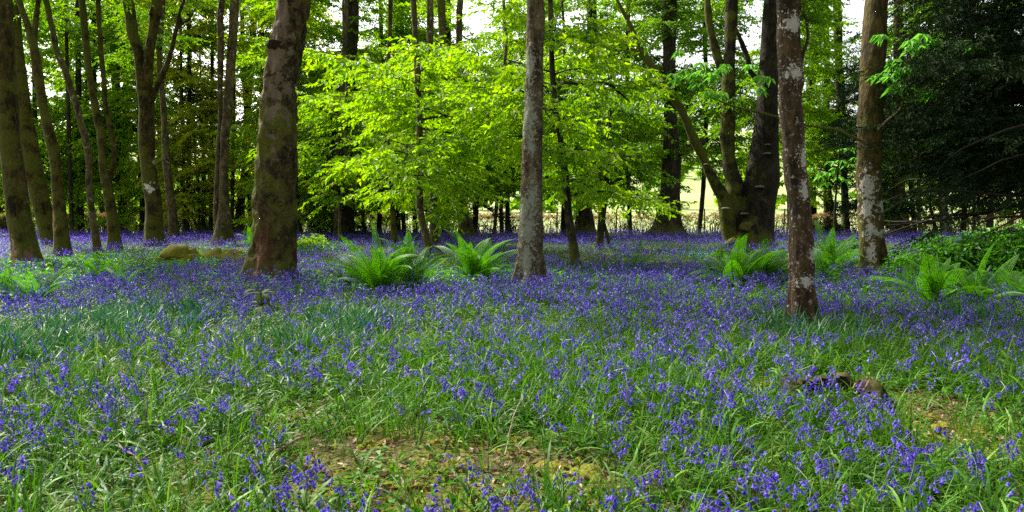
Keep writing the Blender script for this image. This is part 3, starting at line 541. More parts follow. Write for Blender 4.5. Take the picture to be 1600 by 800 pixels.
for px, py in ((1062, 82), (1070, 108), (1083, 114), (1098, 112), (1112, 112), (1124, 114), (1084, 131), (1096, 134), (1121, 148), (1106, 143), (1056, 118), (1172, 102), (1185, 118), (1196, 122), (1190, 140), (1090, 102), (1128, 106)):
    a = Acc(); c = P(px, py, Yc - U(1.1, 1.9))
    for k in range(2): palm(a, c + RNG.normal(0, .06, 3), .22, 5)
    a.build('leaf_fan', M['leaf_chestnut'], chest, smooth=False, origin=bc)
T('tree', 'slim straight brown tree right of the olive-brown trunk', [(1409, 368, 32), (1407, 345, 23), (1405, 320, 20), (1404, 265, 19), (1404, 210, 18), (1404, 120, 16), (1404, 0, 14)], 'bark_olive', GR_, crowns=[cl(5, 15, 16)], leaf='leaf_mid')
T('tree', 'grey tree rising just right behind the red-brown flaked trunk', [(1271, 364, 16), (1268, 300, 13), (1266, 237, 13), (1265, 150, 13), (1274, 80, 16), (1281, 0, 18)], 'bark_giant', GR_, crowns=[cl(6, 15, 16)])
T('tree', 'thick-footed dark tree, left of the pair between red-brown and olive trunks', [(1299, 364, 26), (1297, 340, 20), (1293, 300, 12), (1291, 210, 10), (1292, 120, 9), (1291, 0, 8)], 'bark_dark', GR_, crowns=[cl(3, 14, 22)])
T('tree', 'dark straight tree, right one of the pair between red-brown and olive trunks', [(1322, 366, 13), (1320, 310, 11), (1317, 220, 12), (1314, 165, 13), (1311, 110, 13), (1308, 0, 12)], 'bark_dark', GR_, crowns=[cl(3, 14, 20)])
for tr, lab in (([(1437, 372, 5), (1435, 300, 4.5), (1431, 210, 4.5), (1425, 146, 4), (1420, 60, 3)], 'thin dark straight stem right of the slim straight brown tree'),
                ([(1465, 368, 6), (1458, 340, 5), (1451, 306, 5), (1449, 240, 4.5), (1443, 213, 4), (1440, 120, 3)], 'thin dark crooked stem left of the kinked pale-topped tree'),
                ([(1523, 372, 5), (1522, 334, 4.5), (1521, 250, 4), (1520, 160, 3)], 'thin dark stem right of the kinked pale-topped tree'),
                ([(1530, 372, 4), (1529, 334, 3.5), (1533, 290, 3), (1545, 240, 2.5)], 'thinnest dark stem before the shrubs on the right')):
    T('sapling', lab, tr, 'bark_dark', 'thin stems on the right', top=9, crowns=[cl(2.6, 9, 9, Lmin=.8, Lmax=1.8)], leaf='leaf_mid', sides=8, lump=.03)
T('tree', 'kinked tree with paler bent top under the dark yew boughs', [(1478, 370, 18), (1475, 335, 14), (1474, 310, 13), (1476, 280, 12), (1482, 240, 11), (1497, 180, 10), (1506, 118, 10), (1516, 50, 9), (1520, 0, 9)], 'bark_olive', GR_, crowns=[cl(3, 13, 20)])
T('tree', 'dark slim tree near the right edge, foot behind the shrubs', [(1580, 362, 11), (1577, 320, 8), (1574, 292, 7.5), (1571, 220, 7), (1568, 100, 6)], 'bark_dark', GR_, crowns=[cl(2.8, 12, 20)])
# the dark yew at the right edge: sweeping boughs
yx = 14.2; yY = 18.0
yr = empty('yew_tree', (yx, yY, 0), 'huge black-green yew whose boughs sweep in from the right edge', 'tree'); FOOT.append((yx, yY, .5))
a = Acc(); a.add(*tube(spline([[yx, yY, -.1, .6], [yx + .1, yY, 3, .42], [yx, yY + .1, 8, .3], [yx, yY, 13, .06]], .2)[:, :3], np.interp(np.arange(0, 1, 1 / 64), [0, .2, 1], [.6, .42, .05]) if False else spline([[yx, yY, -.1, .6], [yx + .1, yY, 3, .42], [yx, yY + .1, 8, .3], [yx, yY, 13, .06]], .2)[:, 3], 18, False, 3, .12))
a.build('trunk', M['bark_dark'], yr, origin=(yx, yY, 0))
yax = lambda h: np.array([yx, yY, h])
a = Acc()
crown(a, yax, 'needle', 2.8, 11, 70, 3.6, 6.6, e0=14, sag=34, sp=.23, az=(PI, 1.0), prof=lambda t: 1 - .3 * t)
crown(a, yax, 'needle', 3.0, 11, 16, 3, 5, e0=14, sag=34, sp=.45, az=(0, 1.6))
crown(a, yax, 'needle', 2.4, 4.2, 9, 3.5, 5.4, e0=4, sag=24, sp=.36, az=(PI, .6))
crown(a, yax, 'needle', 2.2, 4.4, 16, 5, 7.8, e0=2, sag=26, sp=.5, az=(PI, .6), bare=.9)
a.build('crown', [M['needle'], plain_mat('dark yew wood', (.006, .005, .003), (.022, .017, .010), 14)], yr, smooth=False, origin=(yx, yY, 0))
# evergreens in the shade behind
def evergreen(px, Y, w, h, lab, hmin=.6, kind='ever', nb=46):
    x = P(px, 366, Y)[0]; r = empty('evergreen_tree', (x, Y, 0), lab, 'tree', 'dark evergreens at the back'); FOOT.append((x, Y, .25))
    a = Acc(); q = spline([[x, Y, -.1, .2], [x + .1, Y, h * .4, .13], [x, Y, h, .02]], .3); a.add(*tube(q[:, :3], q[:, 3], 10)); a.build('trunk', M['bark_dark'], r, origin=(x, Y, 0))
    a = Acc(); crown(a, lambda z: np.array([x, Y, z]), kind, hmin, h, nb, w * .6, w, e0=12, sag=36, sp=.5, prof=lambda t: 1 - .75 * t ** 1.6, scale=1.25)
    a.build('crown', [M['leaf_dark'], M['twig']], r, smooth=False, origin=(x, Y, 0))
evergreen(318, 52, 3.0, 13, 'tall blue-dark evergreen behind the two-stemmed flecked tree', .8, nb=44)
evergreen(520, 52.5, 2.4, 7, 'dark evergreen low behind the stout dark straight tree', .4)
evergreen(742, 49, 3.4, 11, 'dark evergreen hidden behind bright leaves left of the centre trunk', 1.6)
evergreen(880, 51, 3.0, 13, 'dark evergreen behind the slim leaning-footed tree', 2.4)
evergreen(1345, 48, 3.6, 12, 'dark evergreen behind the pair of dark trees on the right', .6)
evergreen(1545, 44, 3.4, 9, 'dark evergreen behind the shrubs at the right edge', 2.4)
evergreen(118, 52.5, 2.2, 10, 'dark evergreen deep among the slim trees on the left', 3)
# background trees along the hedge whose crowns close the view
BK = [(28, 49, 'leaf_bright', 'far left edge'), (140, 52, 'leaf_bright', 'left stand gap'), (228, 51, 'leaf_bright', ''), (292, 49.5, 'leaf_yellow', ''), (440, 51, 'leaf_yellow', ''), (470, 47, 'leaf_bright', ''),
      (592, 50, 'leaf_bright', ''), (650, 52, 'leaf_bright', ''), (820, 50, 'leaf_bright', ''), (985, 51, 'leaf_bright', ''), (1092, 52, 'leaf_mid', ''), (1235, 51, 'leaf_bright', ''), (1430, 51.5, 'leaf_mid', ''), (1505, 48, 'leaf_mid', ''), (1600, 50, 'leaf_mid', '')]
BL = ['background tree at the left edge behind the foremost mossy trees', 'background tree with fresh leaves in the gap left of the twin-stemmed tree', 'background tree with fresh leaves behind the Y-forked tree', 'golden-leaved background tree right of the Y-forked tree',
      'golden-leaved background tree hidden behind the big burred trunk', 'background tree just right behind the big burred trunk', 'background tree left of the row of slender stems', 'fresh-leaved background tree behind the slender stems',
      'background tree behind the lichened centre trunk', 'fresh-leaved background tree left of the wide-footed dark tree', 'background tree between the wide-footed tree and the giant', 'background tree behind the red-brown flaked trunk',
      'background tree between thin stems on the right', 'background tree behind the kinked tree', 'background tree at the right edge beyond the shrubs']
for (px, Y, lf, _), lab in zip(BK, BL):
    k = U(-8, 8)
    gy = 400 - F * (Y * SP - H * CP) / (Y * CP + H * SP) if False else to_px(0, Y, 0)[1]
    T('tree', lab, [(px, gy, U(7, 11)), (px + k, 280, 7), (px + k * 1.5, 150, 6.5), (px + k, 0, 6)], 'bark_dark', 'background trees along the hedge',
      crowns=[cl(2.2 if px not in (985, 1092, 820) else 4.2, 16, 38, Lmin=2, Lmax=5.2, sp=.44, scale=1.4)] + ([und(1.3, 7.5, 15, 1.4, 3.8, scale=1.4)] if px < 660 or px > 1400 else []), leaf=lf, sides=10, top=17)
# big-leaved sapling between the red-brown and olive trunks
sr, sx_, sY, sb = T('sapling', 'big-leaved young sapling between the red-brown and olive trunks', [(1302, 412, 4), (1304, 340, 3.5), (1308, 280, 3), (1312, 235, 2)], 'bark_dark', None, top=3.4, sides=8, lump=.02)
a = Acc()
for px, py in ((1318, 232), (1330, 230), (1298, 252), (1314, 250), (1326, 256), (1285, 268), (1296, 270), (1310, 276), (1322, 280), (1280, 275), (1336, 246), (1290, 285), (1268, 262), (1305, 262)):
    palm(a, P(px, py, sY + U(-.3, .3)), .26, 5)
a.build('crown', M['leaf_chestnut'], sr, smooth=False, origin=sb)
print('leaf kites', LEAFCOUNT[0])

# ---------------------------------------------------------------- bluebells
def strap(L_, w, a0, lean, sag, seg, twist=0.0, floor=True):
    s = np.linspace(0, 1, seg + 1); el = lean - sag * s ** 1.3
    dx = np.cos(el) * L_ / seg; dz = np.sin(el) * L_ / seg
    x = np.concatenate([[0], np.cumsum(dx[1:])]); z = np.concatenate([[0], np.cumsum(dz[1:])])
    ww = w * .5 * np.minimum(1, .55 + 1.6 * s) * np.sqrt(np.maximum(1 - s ** 3, .004))
    tw = twist * s
    V = np.zeros((2 * seg + 2, 3)); V[0::2] = np.stack([x, -ww * np.cos(tw), z - ww * np.sin(tw)], 1); V[1::2] = np.stack([x, ww * np.cos(tw), z + ww * np.sin(tw)], 1)
    z0 = V[:, 2]
    if floor: V[:, 2] = np.where(z0 < .012, .012 + .2 * abs(z0 - .012), z0)
    i = np.arange(seg) * 2; return V @ rotz(a0).T, np.stack([i, i + 2, i + 3, i + 1], 1)
def cat_(parts):
    V, Fs, k = [], {}, 0
    for v, fs in parts:
        V.append(v)
        for f in (fs if isinstance(fs, list) else [fs]): Fs.setdefault(np.asarray(f).shape[1], []).append(np.asarray(f) + k)
        k += len(v)
    return np.vstack(V), [np.vstack(f) for f in Fs.values()]
def bell(sides, s):
    th = np.arange(sides) * 2 * PI / sides; star = np.where(np.arange(sides) % 2 == 0, 1.25, .85) if sides >= 6 else 1
    prof = [(.0, .22), (-.35, .34), (-.75, .36), (-1, .62)] if sides >= 6 else [(0, .2), (-.6, .4), (-1, .6)]
    V = np.concatenate([np.stack([np.cos(th) * r * s * (star if k == len(prof) - 1 else 1), np.sin(th) * r * s * (star if k == len(prof) - 1 else 1), np.full(sides, z * s)], 1) for k, (z, r) in enumerate(prof)])
    i = np.arange(len(prof) - 1)[:, None] * sides; j = np.arange(sides)[None]
    return V, np.stack([i + j, i + (j + 1) % sides, i + sides + (j + 1) % sides, i + sides + j], -1).reshape(-1, 4)
def bluebell(seed, lod):
    g = np.random.default_rng(1000 + seed); h = g.uniform(.24, .40)
    lean = g.uniform(-.12, .12); n = 7
    t = np.linspace(0, 1, n); bend = .07 + g.uniform(0, .10)
    p = np.stack([lean * h * t + bend * np.maximum(t - .65, 0) ** 2 * 6, np.zeros(n), h * t - .03 * np.maximum(t - .75, 0) * 4 * .4], 1)
    leaves = [strap(g.uniform(.2, .34), g.uniform(.011, .018), g.uniform(0, 6.28), g.uniform(.75, 1.35), g.uniform(.9, 1.9), (6, 4, 2)[lod], g.uniform(-.8, .8)) for _ in range((5, 4, 2)[lod])]
    stem = tube(p, np.linspace(.0028, .0016, n), 4 if lod == 0 else 3)
    bells = []
    nb = int(g.integers(5, 10)) if lod < 2 else 5
    for k in range(nb):
        q = .68 + .32 * k / (nb - 1); c = np.array([np.interp(q, t, p[:, j]) for j in range(3)])
        az = g.normal(0, 1.0); ped = (.010 + .030 * (1 - q) + g.uniform(0, .008)) * (1.2 if lod else 1)
        s = (.018 + .008 * (1 - q)) * (.82, .95, 1.5)[lod] * g.uniform(.85, 1.12)
        d = np.array([math.cos(az), math.sin(az), 0]); tip = c + d * ped * 1.6 + np.array([0, 0, -.002])
        if lod < 2: v, f = bell(6 if lod == 0 else 4, s)
        else:
            v, f = kite(s * 1.1, s * .8, .3, .3); v = v @ roty(g.uniform(.6, 1.4)).T @ rotz(g.uniform(0, 6)).T; f = f[0]
        A = rotz(az) @ roty(g.uniform(-.7, -.1)); bells.append((v @ A.T + tip, f))
        if lod == 0: bells.append(tube(np.array([c, c + d * ped, tip]), [.0012] * 3, 3))
    out = [(*cat_(leaves), 0), (*cat_(bells), 2)]
    if lod < 2: out.insert(1, (*cat_([stem]), 1))
    return out
def upright(seed):
    g = np.random.default_rng(350 + seed); parts = []
    for _ in range(12):
        v, f = strap(g.uniform(.16, .38), g.uniform(.004, .008), g.uniform(0, 6.28), g.uniform(1.1, 1.55), g.uniform(.2, 1.1), 5, g.uniform(-.9, .9)); parts.append((v + np.array([g.normal(0, .04), g.normal(0, .04), 0]), f))
    return [(*cat_(parts), 0)]
NEAR = [bluebell(s, 0) for s in range(14)]; MID = [bluebell(50 + s, 1) for s in range(10)]; FAR = [bluebell(90 + s, 2) for s in range(8)]
MATS = [M['strap'], M['stem'], M['bell']]

_c = G(408, 530); FOOT.append((_c[0], _c[1] - .1, .3))
# where things grow: ellipses given in photo pixels, turned into ground space
def ell(cx, cy, wx, y0, y1):
    c = G(cx, cy); return c[0], c[1], wx * c[1] / F, abs(G(cx, y0)[1] - G(cx, y1)[1]) / 2
BARE = [ell(640, 745, 195, 688, 840), ell(890, 745, 130, 700, 800), ell(800, 715, 110, 685, 750), ell(560, 745, 110, 700, 800), ell(1490, 690, 90, 655, 730), ell(1330, 618, 70, 595, 650), ell(1160, 602, 60, 590, 616), ell(325, 410, 85, 398, 424), ell(470, 655, 70, 630, 680), ell(1430, 640, 90, 610, 680)]
DAFF = [ell(150, 528, 150, 488, 575), ell(510, 530, 105, 503, 562), ell(1265, 535, 65, 515, 560), ell(1515, 510, 70, 490, 530)]
GREEN = [ell(170, 430, 110, 405, 458), ell(60, 420, 90, 395, 450), ell(1500, 430, 130, 385, 475), ell(1170, 420, 60, 395, 445), ell(610, 440, 80, 415, 460), ell(735, 430, 60, 410, 445), ell(480, 390, 60, 378, 405)]
def emask(E, x, y, soft=.5):
    v = np.zeros(len(x)); nz = n2(x, y, 1.6, 9) * .35
    for cx, cy, ex, ey in E:
        r = np.sqrt(((x - cx) / ex) ** 2 + ((y - cy) / ey) ** 2) + nz; v = np.maximum(v, np.clip((1.15 - r) / soft, 0, 1))
    return v
def scatter(y0, y1, dens, margin=1.06, seed=0):
    g = np.random.default_rng(seed); k = 800 / F * margin
    n = int(dens * k * (y1 ** 2 - y0 ** 2)); y = np.sqrt(g.uniform(y0 ** 2, y1 ** 2, n)); x = g.uniform(-1, 1, n) * (k * y + .4)
    ok = np.ones(n, bool)
    for fx, fy, fr in FOOT: ok &= (x - fx) ** 2 + ((y - fy + fr * .5) / 1.5) ** 2 > (fr * 1.0) ** 2
    return x[ok], y[ok], g
def put(acc, T, x, y, g, smin, smax, tilt=.15, zoff=0.0):
    n = len(x); w = g.integers(0, len(T), n); pos = np.stack([x, y, gz(x, y) + zoff], 1)
    Ms = rotz(g.uniform(0, 2 * PI, n)) @ roty(g.normal(0, tilt, n)) * g.uniform(smin, smax, n)[:, None, None]
    for k, t in enumerate(T):
        s = w == k
        if s.any(): place(acc, t, pos[s], Ms[s])
def flower_p(x, y):
    drift = n2(x, y, .55, 21, 3)
    p = np.clip(.64 + .55 * drift, .12, 1)
    p *= (1 - .93 * emask(BARE, x, y)) * (1 - .85 * emask(DAFF, x, y)) * (1 - .75 * emask(GREEN, x, y))
    near = np.clip((y - 4.2) / 4.0, 0, 1)
    return p * (.85 + .15 * near)
STUFF = {}
# individuals first: the flowers that stand nearest the camera
x, y, g = scatter(2.7, 9.0, 68, 1.0, 5)
keep = g.uniform(0, 1, len(x)) < flower_p(x, y); x, y = x[keep], y[keep]
o_ = np.argsort(y); x, y = x[o_], y[o_]
px_, py_ = to_px(x, y, .3); vis = (px_ > 4) & (px_ < 1596) & (py_ < 790)
first = np.where(vis)[0][:300]
hm = []
for k, T_ in enumerate(NEAR):
    a = Acc(); a.add(T_[0][0], T_[0][1], 0); a.add(T_[1][0], T_[1][1], 1); r_ = a.mesh('bluebell', MATS)
    a = Acc(); a.add(T_[2][0], T_[2][1], 0); hm.append((r_, a.mesh('flower_head', M['bell'])))
for i in first:
    k = int(g.integers(0, len(hm)))
    o = bpy.data.objects.new('bluebell', hm[k][0]); COL.objects.link(o)
    o.location = (x[i], y[i], gz1(x[i], y[i])); o.rotation_euler = (g.normal(0, .2), g.normal(0, .2), g.uniform(0, 6.28)); s = g.uniform(.65, 1.15); o.scale = (s, s, s)
    c = bpy.data.objects.new('flower_head', hm[k][1]); COL.objects.link(c); c.parent = o
    tag(o, 'single violet-blue bluebell with arching strap leaves, in the nearest foreground', 'bluebell', 'nearest bluebells of the foreground')
rest = np.ones(len(x), bool); rest[first] = False
a = Acc(); put(a, NEAR, x[rest], y[rest], g, .6, 1.2, .2)
x, y, g = scatter(9.0, 20, 60, 1.05, 6); keep = g.uniform(0, 1, len(x)) < flower_p(x, y); put(a, MID, x[keep], y[keep], g, .62, 1.22, .22)
x, y, g = scatter(20, 53, 24, 1.08, 7); keep = g.uniform(0, 1, len(x)) < np.clip(flower_p(x, y), 0, 1); put(a, FAR, x[keep], y[keep], g, .9, 1.25)
tag(a.build('bluebells', MATS, smooth=False), 'carpet of violet bluebells filling the wood floor behind the nearest flowers', 'bluebell carpet', kind='stuff')
# leaves without flowers
def tuft(seed, n, seg, lmin=.14, lmax=.30, w=.013):
    g = np.random.default_rng(300 + seed)
    parts = []
    for _ in range(n):
        v, f = strap(g.uniform(lmin, lmax), g.uniform(.75, 1.25) * w, g.uniform(0, 6.28), g.uniform(.5, 1.35), g.uniform(.8, 2.0), seg, g.uniform(-.9, .9)); v = v + np.array([g.normal(0, .035), g.normal(0, .035), 0]); parts.append((v, f))
    return [(*cat_(parts), 0)]
TN = [tuft(s, 9, 6, .17, .36) for s in range(9)] + [upright(s) for s in range(6)]; TM = [tuft(20 + s, 8, 3, .17, .36) for s in range(6)]; TF = [tuft(40 + s, 7, 2, .16, .34, .018) for s in range(5)]
a = Acc()
def green_p(x, y): return np.clip(.95 + .5 * n2(x, y, .9, 33), .25, 1) * (1 - .88 * emask(BARE, x, y))
for y0, y1, d, T_, sd in ((2.7, 9, 112, TN, 8), (9, 20, 62, TM, 9), (20, 54, 12, TF, 10)):
    x, y, g = scatter(y0, y1, d, 1.07, sd); k = g.uniform(0, 1, len(x)) < green_p(x, y); put(a, T_, x[k], y[k], g, .7, 1.15)
tag(a.build('strap_leaves', [M['strap']], smooth=False), 'arching green strap leaves between the bluebells', 'leaves', kind='stuff')
# small broad-leaved herbs
def herb(seed):
    g = np.random.default_rng(500 + seed); p = []
    for _ in range(int(g.integers(6, 13))):
        v, f = kite(g.uniform(.03, .06), g.uniform(.022, .04), .15, .25); az = g.uniform(0, 6.28); c = np.array([math.cos(az), math.sin(az), 0]) * g.uniform(.01, .06) + np.array([0, 0, g.uniform(.02, .12)])
        p.append((v @ (rotz(az) @ roty(g.normal(.2, .3))).T + c, f))
    return [(*cat_(p), 0)]
HB = [herb(s) for s in range(8)]
a = Acc()
x, y, g = scatter(2.9, 9, 34, 1.06, 12); k = g.uniform(0, 1, len(x)) < np.clip(.35 + .8 * n2(x, y, .8, 44) + .15 * emask(BARE, x, y), 0, 1); put(a, HB, x[k], y[k], g, .6, 1.25)
tag(a.build('herbs', [M['herb']], smooth=False), 'small broad-leaved herbs on the foreground floor', 'herbs', kind='stuff')
a = Acc()
x, y, g = scatter(12, 34, 22, 1.06, 13); k = g.uniform(0, 1, len(x)) < np.clip(emask(GREEN, x, y) + .04, 0, 1); put(a, HB, x[k], y[k], g, 1.2, 2.4)
tag(a.build('undergrowth', [M['leaf_shrub']], smooth=False), 'leafy green undergrowth around the ferns and tree feet', 'undergrowth', kind='stuff')
# fallen leaves
dl = []
for s in range(6):
    g = np.random.default_rng(700 + s); v, f = kite(g.uniform(.05, .085), g.uniform(.03, .05), g.uniform(.1, .5), g.uniform(-.4, .5)); dl.append([(v, f, 0)])
a = Acc(); x, y, g = scatter(3.2, 9, 330, 1.05, 14); k = g.uniform(0, 1, len(x)) < np.clip(.10 + .65 * emask(BARE, x, y), 0, 1); put(a, dl, x[k], y[k], g, .3, 1.05, .35, .02)
x, y, g = scatter(9, 28, 50, 1.05, 15); k = g.uniform(0, 1, len(x)) < emask(BARE, x, y); put(a, dl, x[k], y[k], g, 1, 2.2, .35, .03)
tag(a.build('fallen_leaves', [M['litter']], smooth=False), 'dry brown fallen leaves on the bare patches', 'leaf litter', kind='stuff')
# moss cushions
a = Acc(); g = np.random.default_rng(77)
def moss_dome(acc, x, y, rx, ry, h, seed):
    n = 26; th = np.linspace(0, 2 * PI, n, False); V = []
    rr = np.linspace(1, 0.02, 9)
    for r in rr: V.append(np.stack([x + np.cos(th) * rx * r, y + np.sin(th) * ry * r, np.full(n, h * (1 - r ** 2))], 1))
    V = np.vstack(V); V[:, :2] += (np.stack([fbm(V * 9, seed), fbm(V * 9, seed + 3)], 1)) * .05; V[:, 2] += fbm(V * np.array([22, 22, 1.]), seed + 7, 3) * .022 + gz(V[:, 0], V[:, 1]) - .012
    i = np.arange(8)[:, None] * n; j = np.arange(n)[None]; acc.add(V, np.stack([i + j, i + (j + 1) % n, i + n + (j + 1) % n, i + n + j], -1).reshape(-1, 4))
for px, py, w, h in ((880, 740, 90, .05), (925, 775, 70, .05), (565, 745, 60, .05), (700, 690, 60, .04), (520, 785, 60, .05), (640, 765, 50, .04), (1470, 688, 80, .06), (1530, 700, 50, .05), (1190, 600, 60, .06), (1120, 604, 40, .05), (800, 700, 40, .03), (760, 775, 60, .04), (1460, 650, 40, .05), (600, 690, 40, .03), (440, 730, 40, .04), (845, 735, 70, .03), (600, 760, 60, .03), (670, 730, 70, .03), (740, 725, 60, .03), (820, 775, 60, .03), (500, 740, 50, .03), (560, 700, 50, .03), (910, 720, 40, .03), (640, 790, 70, .03), (480, 665, 40, .03), (1510, 665, 60, .03), (1440, 705, 50, .03)):
    c = G(px, py); r = w * .5 * c[1] / F
    for _ in range(3): moss_dome(a, c[0] + g.normal(0, r * .5), c[1] + g.normal(0, r * .5), r * g.uniform(.5, .9), r * g.uniform(.5, .9), h * g.uniform(.6, 1.2), int(g.integers(99)))
tag(a.build('moss', [M['moss']]), 'yellow-green moss cushions on the bare ground', 'moss', kind='stuff')

# ---------------------------------------------------------------- daffodil leaf clumps
def clump_mesh(seed):
    g = np.random.default_rng(800 + seed); p = []
    for _ in range(34):
        v, f = strap(g.uniform(.26, .46), g.uniform(.010, .016), g.uniform(0, 6.28), g.uniform(1.15, 1.5), g.uniform(.15, 1.1), 5, g.uniform(-1, 1)); p.append((v + np.array([g.normal(0, .09), g.normal(0, .09), 0]), f))
    a = Acc(); a.add(*cat_(p)); return a.mesh('daffodil_clump', [M['daff']], False)
CM = [clump_mesh(s) for s in range(6)]
DL = ['clump of blue-green daffodil leaves in the left patch', 'clump of blue-green daffodil leaves beside the dark-leaved seedling', 'clump of blue-green daffodil leaves at the foot of the red-brown trunk', 'clump of blue-green daffodil leaves near the right edge']
g = np.random.default_rng(55)
for (cx, cy, ex, ey), n, lab in zip(DAFF, (62, 30, 10, 8), DL):
    for _ in range(n):
        r, t = math.sqrt(g.uniform(0, 1)), g.uniform(0, 6.28); xx, yy = cx + ex * r * math.cos(t), cy + ey * r * math.sin(t)
        if math.hypot(xx - _c[0], (yy - _c[1] + .35) * .6) < .36: continue
        o = bpy.data.objects.new('daffodil_clump', CM[int(g.integers(6))]); COL.objects.link(o); o.location = (xx, yy, gz1(xx, yy)); o.rotation_euler = (0, 0, g.uniform(0, 6.28)); s = g.uniform(.75, 1.1); o.scale = (s, s, s)
        tag(o, lab, 'daffodil leaves', 'daffodil leaf clumps')

# ---------------------------------------------------------------- ferns
def frond_mesh(seed, Lf):
    g = np.random.default_rng(900 + seed); n = 34; s = np.linspace(0, 1, n); el = R(g.uniform(48, 80)) - R(g.uniform(38, 90)) * s ** 1.5
    p = np.zeros((n, 3)); p[1:, 0] = np.cumsum(np.cos(el[1:]) * Lf / n); p[1:, 2] = np.cumsum(np.sin(el[1:]) * Lf / n); p[:, 1] = .06 * Lf * g.normal() * s ** 2
    a = Acc(); a.add(*tube(p, np.linspace(.006, .0015, n), 4), 1); parts = []
    for i in range(5, n):
        q = (s[i] - .14) / .86; ln = Lf * .155 * min(1, .4 + q * 2.6) * (1 - q ** 2.2 * .96)
        d = np.array([math.cos(el[i]), 0, math.sin(el[i])]); nrm = np.array([-math.sin(el[i]), 0, math.cos(el[i])])
        for sd in (-1, 1):
            ax_ = np.array([0, sd, 0]) * math.cos(.35) + d * math.sin(.35) - nrm * .12; ax_ /= np.linalg.norm(ax_); up = nrm - ax_ * nrm.dot(ax_); up /= np.linalg.norm(up); sdv = np.cross(up, ax_)
            A = np.stack([ax_, sdv, up], 1); m = max(4, int(ln / .024))
            for k in range(m):
                t = (k + .5) / m; wl = .034 * (1 - t * .75) * (ln / (Lf * .145)) ** .5 + .006
                for s2 in (-1, 1):
                    v, f = kite(wl, .016, .1, .2); v = v @ (rotz(s2 * 1.15)).T + np.array([ln * t, 0, -.16 * ln * t * t]); parts.append((v @ A.T + p[i], f))
    v, fs = cat_(parts); a.add(v, fs, 0); return a.mesh('frond', [M['fern'], M['stem']], False)
FM = [frond_mesh(s, 1.0) for s in range(8)]
def fern(px, py, h, n, lab, spread=1.0):
    n = int(n * 2.3); py += 5
    c = G(px, py); L_ = h * c[1] / F * 1.42; z = gz1(c[0], c[1])
    r = empty('fern', (c[0], c[1], z), lab, 'fern', 'ferns among the bluebells'); g = np.random.default_rng(int(px))
    for k in range(n):
        o = bpy.data.objects.new('frond', FM[int(g.integers(8))]); COL.objects.link(o); o.parent = r
        o.location = (g.normal(0, .03), g.normal(0, .03), -.02); o.rotation_euler = (g.normal(0, .16), g.normal(0, .24) + (spread - 1) * .3, 2 * PI * k / n + g.normal(0, .2)); s = L_ * g.uniform(.55, 1.12); o.scale = (s, s, s)
for a_ in ((592, 456, 92, 15, 'biggest bright green fern, left of the centre trunk'), (648, 452, 66, 11, 'spreading fern just right of the biggest bright fern'), (548, 446, 52, 8, 'small fern touching the left side of the biggest fern'),
           (738, 438, 76, 14, 'bushy fern close on the left of the lichened centre trunk'), (640, 418, 52, 9, 'fern behind the biggest bright fern, by the dark leaning foot'), (985, 422, 40, 7, 'lone low fern in the bluebells right of the centre trunk'),
           (1150, 446, 74, 12, 'dark fern before the giant tree, on its left'), (1196, 436, 66, 11, 'dark fern before the giant tree, on its right'), (1120, 432, 44, 8, 'small fern left of the ferns before the giant'),
           (1302, 424, 66, 12, 'fern between the red-brown trunk and the olive trunk'), (1284, 436, 40, 8, 'low fern just behind the right side of the red-brown trunk'), (62, 470, 64, 10, 'bright fern at the left edge below the pink torn patch'), (10, 468, 50, 9, 'fern cut by the left edge of the picture'),
           (398, 386, 30, 8, 'small fern left of the foot of the big burred trunk'), (1462, 472, 84, 12, 'tall fern at the front of the shrubs on the right'), (1530, 474, 74, 11, 'fern in the shrubs near the right edge'), (1590, 470, 70, 10, 'fern cut by the right edge'),
           (200, 446, 40, 8, 'low fern in the undergrowth right of the left-edge ferns'), (150, 440, 38, 8, 'low fern in the undergrowth below the twin-stemmed tree'), (1420, 452, 50, 9, 'small fern right of the olive trunk')): fern(*a_)

# ---------------------------------------------------------------- leafy shrubs
def shrub(px, py, w, h, n, lab, leaf='leaf_shrub', grp='leafy shrubs at the right'):
    c = G(px, py); k = c[1] / F; g = np.random.default_rng(int(px * 3 + py)); W_, H_ = w * k / 2, h * k
    r = empty('shrub', (c[0], c[1], 0), lab, 'shrub', grp); st = Acc(); pos, Ms = [], []
    for i in range(n):
        az = g.uniform(0, 6.28); rad = math.sqrt(g.uniform(0, 1)) * W_; hh = H_ * g.uniform(.45, 1) * (1 - .35 * (rad / W_) ** 2)
        p = spline([[c[0] + g.normal(0, .06), c[1] + g.normal(0, .06), 0], [c[0] + math.cos(az) * rad * .55, c[1] + math.sin(az) * rad * .55, hh * .6], [c[0] + math.cos(az) * rad, c[1] + math.sin(az) * rad, hh]], .12)
        st.add(*tube(p, np.linspace(.006, .002, len(p)), 4))
        for q in range(int(5 + hh * 5)):
            j = int(g.uniform(.3, 1) * (len(p) - 1)); pos.append(p[j]); Ms.append(rotz(g.uniform(0, 6.28)) @ roty(g.uniform(-.3, .3)) * g.uniform(.7, 1.15))
    st.build('stems', M['twig'], r, origin=(c[0], c[1], 0)); a = Acc(); T_ = SPR['shrub']; wv = g.integers(0, 5, len(pos)); pos = np.array(pos); Ms = np.array(Ms)
    for k_ in range(5):
        if (wv == k_).any(): place(a, T_[k_], pos[wv == k_], Ms[wv == k_])
    a.build('foliage', [M[leaf]], r, smooth=False, origin=(c[0], c[1], 0))
for a_ in ((1430, 440, 110, 74, 26, 'leafy shrub nearest the foot of the olive trunk'), (1500, 440, 130, 92, 36, 'broad leafy shrub in the middle of the right-hand thicket'), (1585, 446, 130, 104, 36, 'tall leafy shrub at the right edge'),
           (1540, 412, 120, 70, 30, 'leafy shrub behind the right-hand thicket'), (1460, 402, 90, 50, 22, 'low shrub right of the slim straight brown tree'), (1600, 408, 110, 80, 26, 'shrub far back at the right edge before the hedge')): shrub(*a_)
